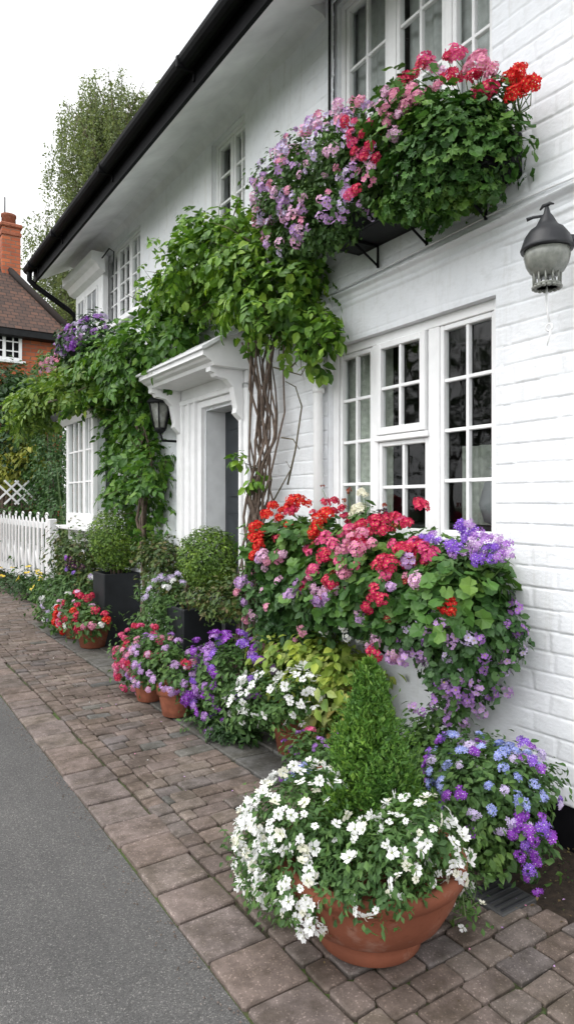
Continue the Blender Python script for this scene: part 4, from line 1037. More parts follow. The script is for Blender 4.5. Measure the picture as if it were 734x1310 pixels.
box_plant('trailing_verbena', 'lilac verbena trailing from the right end of the ground floor box down the white brick', 'verbena', LG,
          [PB(595, 800, 2.37, 42, 38, .15), PB(583, 845, 2.42, 34, 34, .12), PB(625, 802, 2.46, 28, 40, .10), PB(605, 845, 2.48, 28, 34, .09), PB(582, 880, 2.46, 24, 22, .08), PB(545, 800, 2.36, 24, 22, .11)],
          [LEAF8, ROUND[1], SMALL], M['ivy_leaf'], .042, 220, 20, .045,
          [dict(n=46, kind='loose', col=['lilac', 'mauve', 'palelilac'], size=0.035, gap=.06, front=1, var=.3),
           dict(pts=[(576, 868), (586, 874), (596, 880), (604, 872), (590, 888), (578, 884), (610, 888), (600, 896), (570, 878), (584, 896), (595, 866), (580, 906), (592, 908), (606, 902), (528, 830), (535, 838), (522, 836), (560, 800), (575, 803), (580, 812), (548, 898), (556, 902), (640, 880)], u=2.28, kind='loose', col=['lilac', 'mauve', 'lilac'], size=0.041)], root=(2.5, 2.12, .98), fill=500, nstem=24)
box_plant('snapdragon', 'tall cream flowered plant standing at the back of the ground floor box, before the window', 'snapdragon', LG,
          [PB(470, 672, 2.48, 14, 22, .06)], [LEAFN], M['small_leaf'], .085, 16, 8, .03,
          [dict(pts=[(455, 651), (459, 656), (451, 658), (462, 650)], u=2.46, kind='umbel', col='cream', size=0.043, stalk=1), dict(pts=[(462, 630), (467, 633)], u=2.46, kind='umbel', col='cream', size=0.029, stalk=1),
           dict(pts=[(489, 655), (489, 664)], u=2.46, kind='loose', col='plum', size=0.031, stalk=1), dict(pts=[(412, 622), (446, 628), (492, 646), (440, 640)], u=2.46, kind='loose', col='darkred', size=0.022, stalk=1)], root=(2.5, 3.05, .98))

flush(LG)
# ---------------------------------------------------------------- pots along the wall
def pot(e, base, r, h, m='terracotta', bowl=False):
    b = MB()
    if bowl: pr = [(r*.50, 0), (r*.56, .012), (r*.57, .045), (r*.545, .058), (r*.66, .085), (r*.80, h*.38), (r*.92, h*.60), (r*.985, h*.80), (r*1.0, h*.84), (r*1.03, h*.85), (r*1.04, h*.97), (r*1.0, h), (r*.93, h), (r*.90, h*.93), (r*.4, h*.90)]
    else: pr = [(r*.66, 0), (r*.70, .006), (r*.90, h*.70), (r*.91, h*.72), (r*1.0, h*.725), (r*1.02, h*.97), (r*1.0, h), (r*.9, h), (r*.87, h*.9), (r*.3, h*.88)]
    b.lathe(pr, seg=44 if bowl else 30, wob=.006 if not bowl else .002); p = b.build('pot', M[m], e)
    b = MB(); b.lathe([(0, h*.90), (r*.86, h*.885), (r*.86, h*.82)], seg=24); b.build('soil', M['soil'], p)
def pot_plant(name, label, cat, loc, blobs, leaf, m, size, nclump, per, rs, hd=(), potspec=None, group=None, shell=.5, fill=0, up=.5, down=.3, nstem=10, stem_z=.1):
    c = np.array((loc[0], loc[1], .02)); e = empty(name, c, label, cat, group)
    if potspec: pot(e, c, *potspec)
    p, nn = clumps(blobs, nclump, per, rs, shell, off_wall)
    if fill:
        q, qn = scatter(blobs, fill, .15, off_wall); p = np.concatenate([p, q]); nn = np.concatenate([nn, qn])
    foliage(e, c, (p, nn), leaf, size, m, up=up, down=down)
    if nstem: stems(e, c, c+np.array((0, 0, stem_z)), p[rng.choice(len(p), nstem)], .003)
    for h in hd:
        if 'pts' in h: pos, hn = surf(h['pts'], blobs, rs*1.1+.01)
        else:
            pos, hn = shell_pts(h.get('blobs', blobs), h['n'], h.get('gap', .05), h.get('cut', off_wall), lump=h.get('lump', .12), push=rs*.6)
        heads(e, c, pos, hn, h['kind'], h['col'], h['size'], h.get('eye', 'eye_yellow'), up=h.get('hup', .2), tilt=h.get('tilt', .35), var=h.get('var', .25))
    return e
TG = 'potted plants along the cottage wall'
# big terracotta bowl: conifer and white petunias
bc = np.array((1.528, 1.808)); 
e = empty('terracotta_bowl', (bc[0], bc[1], .018), 'large round terracotta bowl nearest the camera, holding a conifer and white flowers', 'plant pot')
pot(e, None, .322, .31, 'terracotta', True)
cz = .30
c = np.array((bc[0]+.06, bc[1]+.07, cz)); e = empty('dwarf_conifer', c, 'bright green cone shaped dwarf conifer growing in the big terracotta bowl', 'conifer')
def CP(t): return np.minimum(1, .70+t*2.2)*np.clip(1.02-t, 0, 1)**.92*1.15
def conifer(e, c, H, R):
    k = 420; t = rng.random(k)**.75; a = rng.uniform(0, 6.283, k); prof = CP(t)
    lump = 1+.24*np.sin(a*3+t*11)*np.sin(a*5-t*7)+.14*np.sin(a*9+t*25)
    r = R*np.maximum(prof, .03)*lump*rng.uniform(.74, 1.12, k)
    tip = np.stack([r*np.cos(a), r*np.sin(a), t*H], 1)
    ax = norm(np.stack([np.cos(a)*(1.05-t*.9), np.sin(a)*(1.05-t*.9), .55+t], 1))
    P_ = []; N_ = []; T_ = []
    for q in range(42):
        s = rng.random((k, 1)); w_ = rng.normal(size=(k, 3))*.026*(1.1-s)
        P_.append(tip-ax*(1-s)*.085+w_+c); d = norm(ax+rng.normal(size=(k, 3))*.55); T_.append(d); N_.append(norm(np.cross(d, rng.normal(size=(k, 3)))))
    P_ = np.concatenate(P_); N_ = np.concatenate(N_); T_ = np.concatenate(T_)
    V, Fq, Mi = place(NARROW, P_-c, N_, T_, rng.uniform(.014, .027, len(P_)))
    # inner shoots fill the body
    k2 = 5000; t = rng.random(k2); a = rng.uniform(0, 6.283, k2); prof = CP(t); r = R*prof*rng.random(k2)**.5*.82
    p2 = np.stack([r*np.cos(a), r*np.sin(a), t*H*.97], 1); o2 = place(SMALL, p2, rng.normal(size=(k2, 3)), rng.normal(size=(k2, 3))+np.array((0, 0, .8)), rng.uniform(.02, .04, k2))
    V, Fq, Mi = join([(V, Fq, Mi), o2]); link('foliage', npmesh('foliage', V, Fq, [M['conifer_leaf']]), e)
    b = MB(); b.tube([(0, 0, -.03), (0, 0, H*.4), (0.005, 0, H*.85)], [.018, .012, .004], 8); b.build('trunk', M['bark'], e)
conifer(e, c, .675, .235)
wb = [Blob(W(392, 1045, 1.34), (.15, .19, .13)), Blob(W(355, 1065, 1.32), (.13, .12, .13)), Blob(W(405, 1020, 1.42), (.12, .14, .09)), Blob(W(330, 1085, 1.30), (.07, .07, .09))]
wc = [Blob(W(385, 1115, 1.27), (.13, .15, .11)), Blob(W(345, 1115, 1.29), (.09, .09, .09)), Blob(W(428, 1085, 1.36), (.08, .10, .07)), Blob(W(395, 1150, 1.25), (.07, .07, .07))]
wd = [Blob(W(500, 1095, 1.44), (.14, .12, .09)), Blob(W(470, 1115, 1.37), (.12, .12, .075)), Blob(W(535, 1070, 1.52), (.12, .12, .09)), Blob(W(445, 1110, 1.34), (.10, .10, .09)), Blob(W(560, 1085, 1.64), (.07, .08, .07)), Blob(W(480, 1145, 1.33), (.05, .06, .04))]
def petunia(e, blobs, nclump, per, nfl, size=.026, gap=.036, cut=None, leafsize=.026, col=('white', 'white', 'white', 'white', 'cream'), eye='eye_green', fill=700, allb=None, fb=None):
    c = np.array(e.location)
    p, nn = clumps(blobs, nclump, per, .035, .55, cut or off_wall); q, qn = scatter(blobs, fill, .1, cut or off_wall)
    foliage(e, c, (np.concatenate([p, q]), np.concatenate([nn, qn])), [SMALL, LEAFN], leafsize, M['small_leaf'])
    stems(e, c, c, p[rng.choice(len(p), 16)], .002)
    pos, hn = shell_pts(fb or blobs, nfl, gap, lambda p: off_wall(p) & ~inside(p, allb or blobs, -1, .97), lump=.12, push=.022, face=(-.50, -.70, .50))     # blooms turn to the open, sunny side
    heads(e, c, pos, hn, 'single', col, size, eye, tilt=.6, var=.38, up=.25)
AB = wb+wc+wd
e = empty('white_petunia', (bc[0]-.2, bc[1]+.12, .30), 'tight white flowered clump at the far left of the big terracotta bowl, over the paving', 'petunia')
petunia(e, [Blob(W(352, 1062, 1.31), (.12, .12, .12)), Blob(W(375, 1030, 1.36), (.11, .12, .08)), Blob(W(325, 1090, 1.30), (.06, .07, .08))], 30, 10, 99, .0185, .023, allb=AB, fill=50)
e = empty('white_petunia', (bc[0]-.12, bc[1]+.10, .30), 'densest white flowered clump at the upper left of the big terracotta bowl, beside the conifer', 'petunia')
petunia(e, wb, 110, 18, 99, .0185, .023, allb=AB)
e = empty('white_petunia', (bc[0]-.17, bc[1]-.05, .30), 'white flowered clump drooping over the left rim of the big terracotta bowl', 'petunia')
petunia(e, wc, 110, 20, 99, .0195, .026, allb=AB, fb=[wc[0], wc[1], wc[3]])
e = empty('white_petunia', (bc[0]+.05, bc[1]-.15, .30), 'sparser white flowered clump across the front right rim of the big terracotta bowl', 'petunia')
petunia(e, wd, 120, 20, 92, .0195, .030, fill=500, allb=AB, fb=[wd[0], wd[2], wd[4], wd[5]])
e = empty('white_petunia', W(588, 1150, 1.78), 'few white blooms straggling on the paving behind the bowl rim', 'petunia')
petunia(e, [Blob(W(588, 1120, 1.80), (.04, .05, .05)), Blob(W(592, 1160, 1.78), (.05, .05, .03))], 14, 12, 10, .024, gap=.035, fill=30)
# blue and purple planter beside the wall
bl = [PB(630, 1010, 2.18, 48, 44, .20), PB(600, 985, 2.22, 38, 40, .18), PB(668, 1015, 2.24, 28, 40, .15), PB(620, 1055, 2.16, 46, 40, .18), PB(672, 1065, 2.2, 22, 44, .10), PB(585, 1050, 2.2, 30, 40, .15)]
pot_plant('mixed_lobelia', 'blue and purple flowers tumbling from a dark pot against the wall, right of the conifer', 'flowering plant', (2.30, 1.98), bl, [SMALL, LEAF8], M['small_leaf'], .034, 230, 20, .04,
    [dict(n=58, kind='dome', col=['blue', 'blue', 'palelilac', 'purple', 'violet', 'blue'], size=.030, gap=.048, eye='eye_white', cut=lambda p: off_wall(p) & (p[:, 2] > .30)),
     dict(pts=[(665, 960), (672, 965), (678, 972), (668, 978), (676, 985), (684, 992), (660, 1040), (668, 1046), (664, 1056), (672, 1062), (678, 1072), (670, 1078), (676, 1086), (666, 1092), (673, 1100), (680, 1096), (672, 1112), (679, 1120), (684, 1058), (690, 1068), (686, 1048), (660, 1066)], u=2.1, kind='dome', col=['purple', 'purple', 'violet'], size=.030, eye='eye_white')],
    potspec=(.19, .24, 'black_matt'), group=TG, fill=700)
# pot of white petunias
wp = G(372, 972); wpc = np.array((wp[0]+.08, wp[1]+.06))
e = pot_plant('white_petunia', 'white petunias in a plain terracotta pot in front of the lime green shrub', 'petunia', wpc, [PB(348, 893, 2.08, 40, 25, .16), PB(385, 880, 2.14, 20, 20, .12), PB(322, 902, 2.08, 20, 20, .12)], [SMALL, LEAF8], M['small_leaf'], .034, 70, 18, .035,
    [dict(n=98, kind='single', col='white', size=.027, gap=.034, eye='eye_green', tilt=.45)], potspec=(.165, .27, 'terracotta'), group=TG, fill=300)
# purple verbena
pot_plant('purple_verbena', 'tall purple verbena bush between the small pink pot and the white petunias', 'verbena', (2.22, 3.98), [PB(300, 858, 2.16, 44, 34, .22), PB(268, 880, 2.14, 28, 30, .18), PB(320, 890, 2.2, 34, 40, .2), PB(285, 915, 2.14, 30, 26, .18)], [SMALL, LEAFN, LEAF8], M['small_leaf'], .042, 170, 20, .05,
    [dict(blobs=[PB(300, 855, 2.16, 44, 36, .22), PB(268, 878, 2.14, 28, 30, .18)], n=58, kind='dome', col=['purple', 'mauve', 'purple', 'violet', 'mauve'], size=.048, gap=.055, eye='eye_white'),
     dict(pts=[(262, 915), (270, 920), (285, 905), (258, 900), (272, 935), (290, 925), (280, 890)], u=1.98, kind='dome', col=['purple', 'mauve'], size=.036, eye='eye_white')], group=TG, fill=500, potspec=(.15, .2, 'black_matt'))
pot_plant('low_bedding_plant', 'low dark green trailing foliage on the slabs below the purple verbena', 'plant', (1.98, 3.72), [PB(292, 940, 2.06, 26, 18, .11), PB(265, 938, 2.0, 20, 10, .1)], [SMALL, LEAFN], M['dark_leaf'], .035, 90, 16, .04, group=TG, fill=200, nstem=6)
pot_plant('lime_leaved_shrub', 'lime yellow leaved shrub below the ground floor box, behind the white petunias', 'shrub', (2.48, 3.38), [PB(385, 846, 2.36, 34, 32, .18), PB(422, 862, 2.34, 34, 34, .19), PB(445, 895, 2.38, 26, 34, .16), PB(405, 890, 2.36, 34, 40, .18), PB(362, 838, 2.40, 24, 22, .14)], [LEAFW, LEAF8], M['lime_leaf'], .064, 130, 16, .065, group=TG, fill=120, down=.7, nstem=20)
pot_plant('variegated_plant', 'pale variegated leaved plant with a rust red seed head beside the cone conifer', 'plant', (2.40, 2.98), [PB(438, 925, 2.34, 22, 24, .11), PB(452, 905, 2.36, 14, 18, .08)], [LEAFW], M['variegated_leaf'], .075, 22, 9, .05,
    [dict(pts=[(455, 886), (455, 893), (457, 899)], u=2.3, kind='umbel', col='darkred', size=.030, eye='eye_dark')], group=TG, nstem=8)
pot_plant('dwarf_verbena', 'small magenta verbena with pale leaves behind the conifer, at the edge of the slabs', 'verbena', (2.12, 2.80), [PB(405, 965, 2.08, 30, 20, .13), PB(420, 985, 2.04, 28, 22, .12), PB(390, 990, 2.0, 20, 14, .09)], [SMALL, LEAF8], M['small_leaf'], .034, 60, 16, .035,
    [dict(n=22, kind='dome', col=['mauve', 'purple', 'hotpink'], size=.026, gap=.05, eye='eye_white')], group=TG, fill=120)
pot_plant('blue_lobelia', 'pale blue lobelia with one red bloom on the paving left of the conifer', 'lobelia', (1.88, 2.66), [PB(382, 995, 1.84, 18, 10, .09), PB(402, 1000, 1.82, 16, 10, .09)], [SMALL], M['small_leaf'], .025, 26, 12, .025,
    [dict(pts=[(370, 994), (376, 990), (384, 993), (390, 989), (380, 998), (396, 996), (372, 1000)], u=1.76, kind='dome', col='blue', size=.026, eye='eye_white'), dict(pts=[(410, 988), (414, 992)], u=1.78, kind='umbel', col='crimson', size=.022)], group=TG)
pot_plant('low_shrub', 'loose small leaved green shrub against the wall behind the conifer', 'shrub', (2.5, 2.40), [PB(555, 945, 2.46, 26, 30, .13), PB(540, 975, 2.42, 24, 30, .13), PB(565, 920, 2.5, 16, 18, .08)], [SMALL, LEAF8], M['small_leaf'], .038, 80, 16, .04, group=TG, fill=200)
# two pots of pink flowers
pg = G(219, 924); pc = np.array((pg[0]+.08, pg[1]+.09))
pot_plant('pink_flower_pot', 'terracotta pot of lilac pink flowers beside the purple verbena', 'potted flowers', pc, [PB(208, 852, 1.94, 34, 32, .2), PB(225, 862, 1.96, 20, 22, .14)], [SMALL, LEAF8], M['small_leaf'], .042, 80, 16, .045,
    [dict(n=52, kind='dome', col=['lilac', 'pink', 'palepink', 'lilac', 'mauve'], size=.036, gap=.052, eye='eye_white'), dict(pts=[(236, 852), (240, 856)], u=1.8, kind='umbel', col='crimson', size=.034)], potspec=(.142, .22, 'terracotta_old'), group=TG, fill=250)
pg = G(184, 904); pc = np.array((pg[0]+.08, pg[1]+.09))
pot_plant('pink_flower_pot', 'old terracotta pot of hot pink flowers tucked behind the lilac pink pot', 'potted flowers', pc, [PB(186, 832, 1.96, 24, 24, .18), PB(180, 855, 1.94, 18, 28, .14)], [SMALL, LEAF8], M['small_leaf'], .042, 60, 16, .045,
    [dict(n=44, kind='umbel', col=['hotpink', 'crimson', 'hotpink', 'pink'], size=.036, gap=.055)], potspec=(.13, .17, 'terracotta_old'), group=TG, fill=200)
# two pots of red flowers further along
pot_plant('red_flower_pot', 'terracotta pot of red and white flowers in front of the far black planter', 'potted flowers', (2.14, 7.05), [PB(108, 790, 2.08, 24, 15, .18), PB(102, 777, 2.10, 16, 13, .14)], [SMALL, LEAF8], M['small_leaf'], .055, 60, 14, .06,
    [dict(n=24, kind='umbel', col=['crimson', 'scarlet', 'scarlet', 'crimson', 'pink'], size=.050, gap=.085), dict(n=9, kind='dome', col=['palepink', 'white'], size=.042, gap=.12)], potspec=(.185, .26, 'terracotta'), group=TG, fill=200)
pot_plant('red_flower_pot', 'terracotta pot with bright scarlet heads, half hidden behind the other red flowered pot', 'potted flowers', (2.13, 7.62), [PB(84, 790, 2.10, 14, 15, .18)], [SMALL, LEAF8], M['small_leaf'], .055, 30, 14, .06,
    [dict(pts=[(78, 796), (84, 799), (88, 793), (80, 790), (86, 803), (92, 797)], u=1.95, kind='umbel', col='scarlet', size=.052), dict(pts=[(80, 776), (78, 783), (88, 772)], u=1.98, kind='dome', col=['palepink'], size=.045)], potspec=(.16, .22, 'terracotta'), group=TG, fill=80)
# black planters with clipped box balls
def planter(name, label, u0, u1, v0, v1, h, ball, r, trail=None, bush_m='box_leaf'):
    c = np.array(((u0+u1)/2, (v0+v1)/2, .015)); e = empty(name, c, label, 'planter'); b = MB(); hw, hv = (u1-u0)/2, (v1-v0)/2; t = .03
    for (a, d) in (((-hw, -hv), (hw, -hv+t)), ((-hw, hv-t), (hw, hv)), ((-hw, -hv+t+.001), (-hw+t, hv-t-.001)), ((hw-t, -hv+t+.001), (hw, hv-t-.001))): b.box((a[0], a[1], 0), (d[0], d[1], h), .006)
    b.box((-hw+.004, -hv+.004, .01), (hw-.004, hv-.004, .05)); b.build('planter_box', M['planter_black'], e)
    b = MB(); b.box((-hw+t+.002, -hv+t+.002, h-.10), (hw-t-.002, hv-t-.002, h-.045), .008); b.build('soil', M['soil'], e)
    lab = 'clipped box ball on bare stems in the ' + ('far black planter' if 'far' in label else 'black planter before the door')
    s = empty('box_topiary', c+np.array((0, 0, h-.05)), lab, 'topiary', 'clipped box balls in black planters'); sb = np.array(s.location)
    bls = [Blob(ball, r), Blob(ball+np.array((.02, .03, -.12*r/.3)), r*.86)]
    p, nn = scatter(bls, 6500, .74, None, .05, .55); q, qn = scatter(bls, 1500, .2, None, .05)
    foliage(s, sb, (np.concatenate([p, q]), np.concatenate([nn, qn])), [SMALL], .030 if r > .28 else .026, M[bush_m], up=.4, down=-.2, out=.9)
    b = MB()
    for k in range(9):
        a = rng.uniform(0, 6.28); d = Vector((math.cos(a), math.sin(a), 0)); B_ = Vector(ball-sb)
        b.tube([d*.05, d*.07+Vector((0, 0, B_.z*.4)), B_*.8+d*r*.45, B_+d*r*.75+Vector((0, 0, r*.3))], [.012, .010, .007, .003], 6)
    b.build('stems', M['bark'], s)
    return e
b1 = W(156, 692, 2.46); planter('square_planter', 'tall square black planter, the far one beside the red flower pots', 2.24, 2.64, 6.98, 7.38, .77, np.array((2.44, 7.18, b1[2]+.05)), .315)
b2 = W(268, 712, 2.44); planter('square_planter', 'square black planter standing before the front door step', 2.25, 2.60, 4.98, 5.33, .66, np.array((2.43, b2[1], b2[2])), .245)
pot_plant('trailing_ivy', 'dark trailing foliage hanging round the rim of the black planter before the door', 'trailing plant', (2.42, 5.1), [PB(265, 765, 2.30, 26, 12, .12), PB(288, 768, 2.34, 22, 20, .12), PB(300, 750, 2.42, 10, 20, .07)], [SMALL, LEAF8], M['box_leaf_old'], .04, 90, 16, .045, fill=200, stem_z=.6)
pot_plant('pale_phlox', 'pale lilac flowered green plant between the two black planters', 'flowering plant', (2.40, 6.05), [PB(216, 768, 2.36, 24, 26, .2), PB(210, 800, 2.3, 26, 26, .2), PB(203, 812, 2.24, 14, 16, .12)], [SMALL, LEAFN], M['small_leaf'], .05, 120, 18, .055,
    [dict(pts=[(205, 752), (212, 748), (220, 745), (228, 742), (200, 760), (234, 750), (208, 744), (196, 768), (216, 756), (224, 752)], u=2.2, kind='dome', col=['palelilac', 'palelilac', 'white'], size=.048, eye='eye_white')], group=TG, fill=300)
pot_plant('rounded_shrub', 'small rounded shrub with bronze tips against the wall left of the door', 'shrub', (2.44, 6.45), [PB(205, 712, 2.46, 22, 24, .18), PB(210, 742, 2.46, 18, 24, .15)], [SMALL], M['box_leaf_old'], .045, 110, 18, .05, fill=500, stem_z=.2)
pot_plant('rounded_shrub', 'round green shrub with reddish young leaves below the bay window', 'shrub', (2.42, 8.45), [PB(108, 695, 2.40, 26, 28, .26), PB(96, 708, 2.36, 18, 24, .22), PB(110, 735, 2.4, 22, 24, .2)], [SMALL, LEAF8], M['box_leaf_old'], .06, 140, 18, .07, [dict(pts=[(100, 714), (95, 722), (104, 728), (112, 720)], u=2.1, kind='loose', col='plum', size=.05), dict(pts=[(95, 712), (104, 736), (90, 730)], u=2.1, kind='dome', col=['violet', 'purple'], size=.05)], fill=700, stem_z=.2)
pot_plant('bedding_plant', 'low bright green bedding plant with white blooms left of the red pots', 'bedding plant', (2.22, 8.75), [PB(88, 752, 2.26, 30, 24, .26), PB(70, 768, 2.16, 22, 20, .2), PB(108, 758, 2.3, 18, 20, .2)], [SMALL, LEAFN], M['small_leaf'], .06, 170, 18, .065,
    [dict(pts=[(62, 776), (68, 782), (60, 768), (66, 790), (72, 795), (64, 788), (78, 778), (118, 745), (122, 750)], u=1.98, kind='dome', col=['white', 'palelilac', 'palelilac'], size=.055, eye='eye_white')], fill=300)
pot_plant('yellow_pansy', 'yellow pansies growing at the foot of the white picket gate', 'pansy', (2.40, 11.6), [PB(18, 752, 2.40, 26, 14, .3), PB(45, 745, 2.40, 14, 16, .25)], [SMALL, LEAFN], M['dark_leaf'], .075, 90, 16, .09,
    [dict(pts=[(3, 733), (17, 732), (28, 742), (39, 738), (40, 732), (52, 738), (48, 752), (54, 745), (66, 728), (50, 735), (8, 745)], u=2.12, kind='single', col='yellow', size=.060, eye='eye_dark')], fill=200)

# ---------------------------------------------------------------- climbers on the wall
def vine(name, label, trunk_paths, blobs, leaf, m, size, nclump, per, rs, twigs=(), fill=0, base=None, tm='bark', cut=off_wall, down=.8):
    base = np.array(base); e = empty(name, base, label, 'climber')
    b = MB()
    for pts, r0, r1 in trunk_paths:
        pts = np.array(pts); k = 18; t = np.linspace(0, 1, k); src = np.linspace(0, 1, len(pts))
        P_ = np.stack([np.interp(t, src, pts[:, i]) for i in range(3)], 1)
        ph = rng.uniform(0, 6.28); am = .035
        P_[:, 1] += am*np.sin(t*rng.uniform(7, 16)+ph)+rng.normal(size=k)*.012; P_[:, 0] += .03*np.sin(t*rng.uniform(8, 15)+ph*2)+rng.normal(size=k)*.008
        b.tube(P_-base, np.linspace(r0, r1, k)*rng.uniform(.85, 1.15, k), 7)
    b.build('trunk', M[tm], e)
    tw_p, tw_n = scatter(blobs, 70, .80, cut)               # bare shoot tips standing out of the leaves
    TW = (np.array([(-.02, 0, 0), (.02, 0, 0), (0, 0, .03), (.0, .5, .05), (.012, .5, .06), (-.012, .5, .06), (0, 1, -.02)]), np.array([(0, 1, 4), (0, 4, 3), (1, 2, 5), (1, 5, 4), (2, 0, 3), (2, 3, 5), (3, 4, 6), (4, 5, 6), (5, 3, 6)]), np.full(9, 1))
    tips = place(TW, tw_p-base, rng.normal(size=tw_p.shape), tw_n*.8+rng.normal(size=tw_p.shape)*.4+np.array((0, 0, .15)), rng.uniform(.16, .34, len(tw_p)))
    if twigs:
        b = MB()
        for pts, r in twigs: b.tube([np.array(p)-base for p in pts], np.linspace(r, r*.4, len(pts)), 5)
        b.build('twigs', M['twig'], e)
    sp_, sn = clumps(blobs, int(nclump*.8), 3, rs*1.15, .80, cut, .28)
    Z, Td = orient(sn, .7, .5, .95, .35); spray = place(PINN[0], sp_-base, Z, Td, size*2.7*rng.uniform(.6, 1.25, len(sp_)))
    h_ = len(sp_)//2; spray = join([place(PINN[0], sp_[:h_]-base, Z[:h_], Td[:h_], size*2.7*rng.uniform(.6, 1.25, h_)), place(PINN[1], sp_[h_:]-base, Z[h_:], Td[h_:], size*2.5*rng.uniform(.6, 1.25, len(sp_)-h_))])
    p, nn = clumps(blobs, nclump, per, rs, .55, cut, .28)
    if fill:
        q, qn = scatter(blobs, fill, .2, cut); p = np.concatenate([p, q]); nn = np.concatenate([nn, qn])
    foliage(e, base, (p, nn), leaf, size, [m, M['twig']], up=.55, down=down, out=.7, rnd=.8, extra=[spray, tips])
    return e
tp = []
for k in range(20):
    q = rng.normal(size=6)*.075; d = rng.uniform(-.05, .05)
    tp.append(([(2.50+d, 4.46+q[0]*.7, .0), (2.47+d, 4.40+q[1]*.8, .6), (2.50+d, 4.26+q[2], 1.15), (2.50-d, 4.18+q[3]*1.2, 1.6), (2.50+d, 4.12+q[4]*1.4, 2.1), (2.44+rng.uniform(-.08, .1), 4.08+q[5]*2, 2.75)], .013*rng.uniform(.4, 1.4), .008*rng.uniform(.5, 1.2)))
tw = [([W(368, 620, 2.55), W(378, 575, 2.55), W(386, 520, 2.56), W(378, 495, 2.56), W(365, 488, 2.5)], .008), ([W(360, 560, 2.5), W(375, 562, 2.5), W(383, 575, 2.52)], .006), ([W(350, 640, 2.5), W(372, 600, 2.52), W(366, 590, 2.55)], .006),
      ([W(372, 470, 2.4), W(395, 445, 2.42), W(412, 440, 2.42), W(430, 425, 2.42)], .006), ([W(350, 470, 2.45), W(385, 480, 2.5), W(395, 462, 2.5)], .006), ([W(330, 600, 2.48), W(312, 592, 2.4), W(304, 598, 2.38)], .004)]
vb = [PB(330, 342, 2.34, 40, 40, .22), PB(298, 312, 2.36, 34, 26, .20), PB(275, 332, 2.34, 40, 32, .22), PB(350, 377, 2.36, 34, 30, .19), PB(378, 405, 2.42, 22, 24, .13), PB(338, 412, 2.42, 14, 16, .10), PB(248, 352, 2.34, 30, 24, .2), PB(222, 382, 2.38, 26, 20, .16), PB(285, 372, 2.42, 32, 18, .14), PB(262, 302, 2.44, 12, 12, .09), PB(365, 360, 2.44, 24, 26, .14), PB(395, 435, 2.46, 12, 14, .08)]
v1 = vine('climbing_vine', 'big leafy green climber on twisted brown stems arching over the front door', tp, vb, [LEAF8, LEAFW, LEAFW], M['vine_leaf'], .068, 290, 10, .08, tw, 250, (2.5, 4.28, 0))
sp = [PB(415, 420, 2.42, 12, 8, .05), PB(425, 432, 2.42, 10, 10, .05), PB(398, 445, 2.44, 16, 12, .07), PB(405, 470, 2.46, 14, 10, .06), PB(432, 415, 2.42, 8, 6, .04), PB(308, 590, 2.40, 7, 5, .03), PB(326, 612, 2.42, 8, 8, .04)]
p, nn = clumps(sp, 40, 6, .03, .4, off_wall)
foliage(v1, np.array((2.5, 4.28, 0)), (p, nn), [LEAF8, LEAFW], .075, M['vine_leaf'], name='foliage', down=.8)
tp = []
for k in range(6):
    s = rng.normal(size=3)*.05; tp.append(([(2.52, 6.55+s[0], 0), (2.50, 6.5+s[1], 1.0), (2.50, 6.45+s[2], 1.9), (2.42, 6.5+s[0]*3, 2.8)], .018, .010))
vb = [PB(172, 452, 2.36, 34, 28, .22), PB(205, 440, 2.38, 32, 26, .20), PB(155, 482, 2.38, 34, 30, .22), PB(190, 478, 2.40, 34, 30, .20), PB(168, 522, 2.46, 30, 32, .14), PB(165, 565, 2.50, 28, 34, .12), PB(168, 608, 2.50, 28, 32, .12), PB(182, 640, 2.50, 26, 32, .12), PB(158, 640, 2.50, 20, 24, .11), PB(195, 595, 2.52, 18, 30, .09), PB(140, 460, 2.38, 24, 20, .2), PB(200, 505, 2.50, 16, 24, .1), PB(180, 672, 2.50, 22, 18, .1)]
def clear_bay(p): return off_wall(p) & ((p[:, 1] > 6.02) | (p[:, 2] > 2.80)) & ((p[:, 0] > 2.36) | (p[:, 2] > 2.62)) & ((p[:, 0] > 2.50) | (p[:, 2] > 1.62))
vine('climbing_vine', 'dense dark green climber covering the wall between the bay window and the door', tp, vb, [LEAF8, LEAFW], M['vine_leaf_mid'], .080, 340, 11, .085, (), 800, (2.52, 6.55, 0), cut=clear_bay)
vb = [PB(84, 497, 2.36, 28, 12, .24), PB(58, 516, 2.28, 24, 15, .26), PB(100, 486, 2.38, 22, 14, .22), PB(44, 526, 2.3, 16, 16, .24), PB(105, 496, 2.24, 20, 14, .22)]
vine('climbing_vine', 'yellow green climber sprawling over the small roof of the bay window', [([(2.5, 9.1, 0), (2.5, 9.1, 1.5), (2.45, 8.9, 2.9)], .03, .015)], vb, [LEAF8, LEAFW], M['sprawling_leaf'], .085, 230, 12, .09, [([W(60, 515, 2.1), W(85, 508, 2.1), W(110, 495, 2.1)], .015)], 700, (2.5, 9.1, 0), cut=lambda p: ((p[:, 0] < D-.03) | (p[:, 1] > V_END+.02)) & ((p[:, 2] > 2.60) | (p[:, 1] > 9.0)))
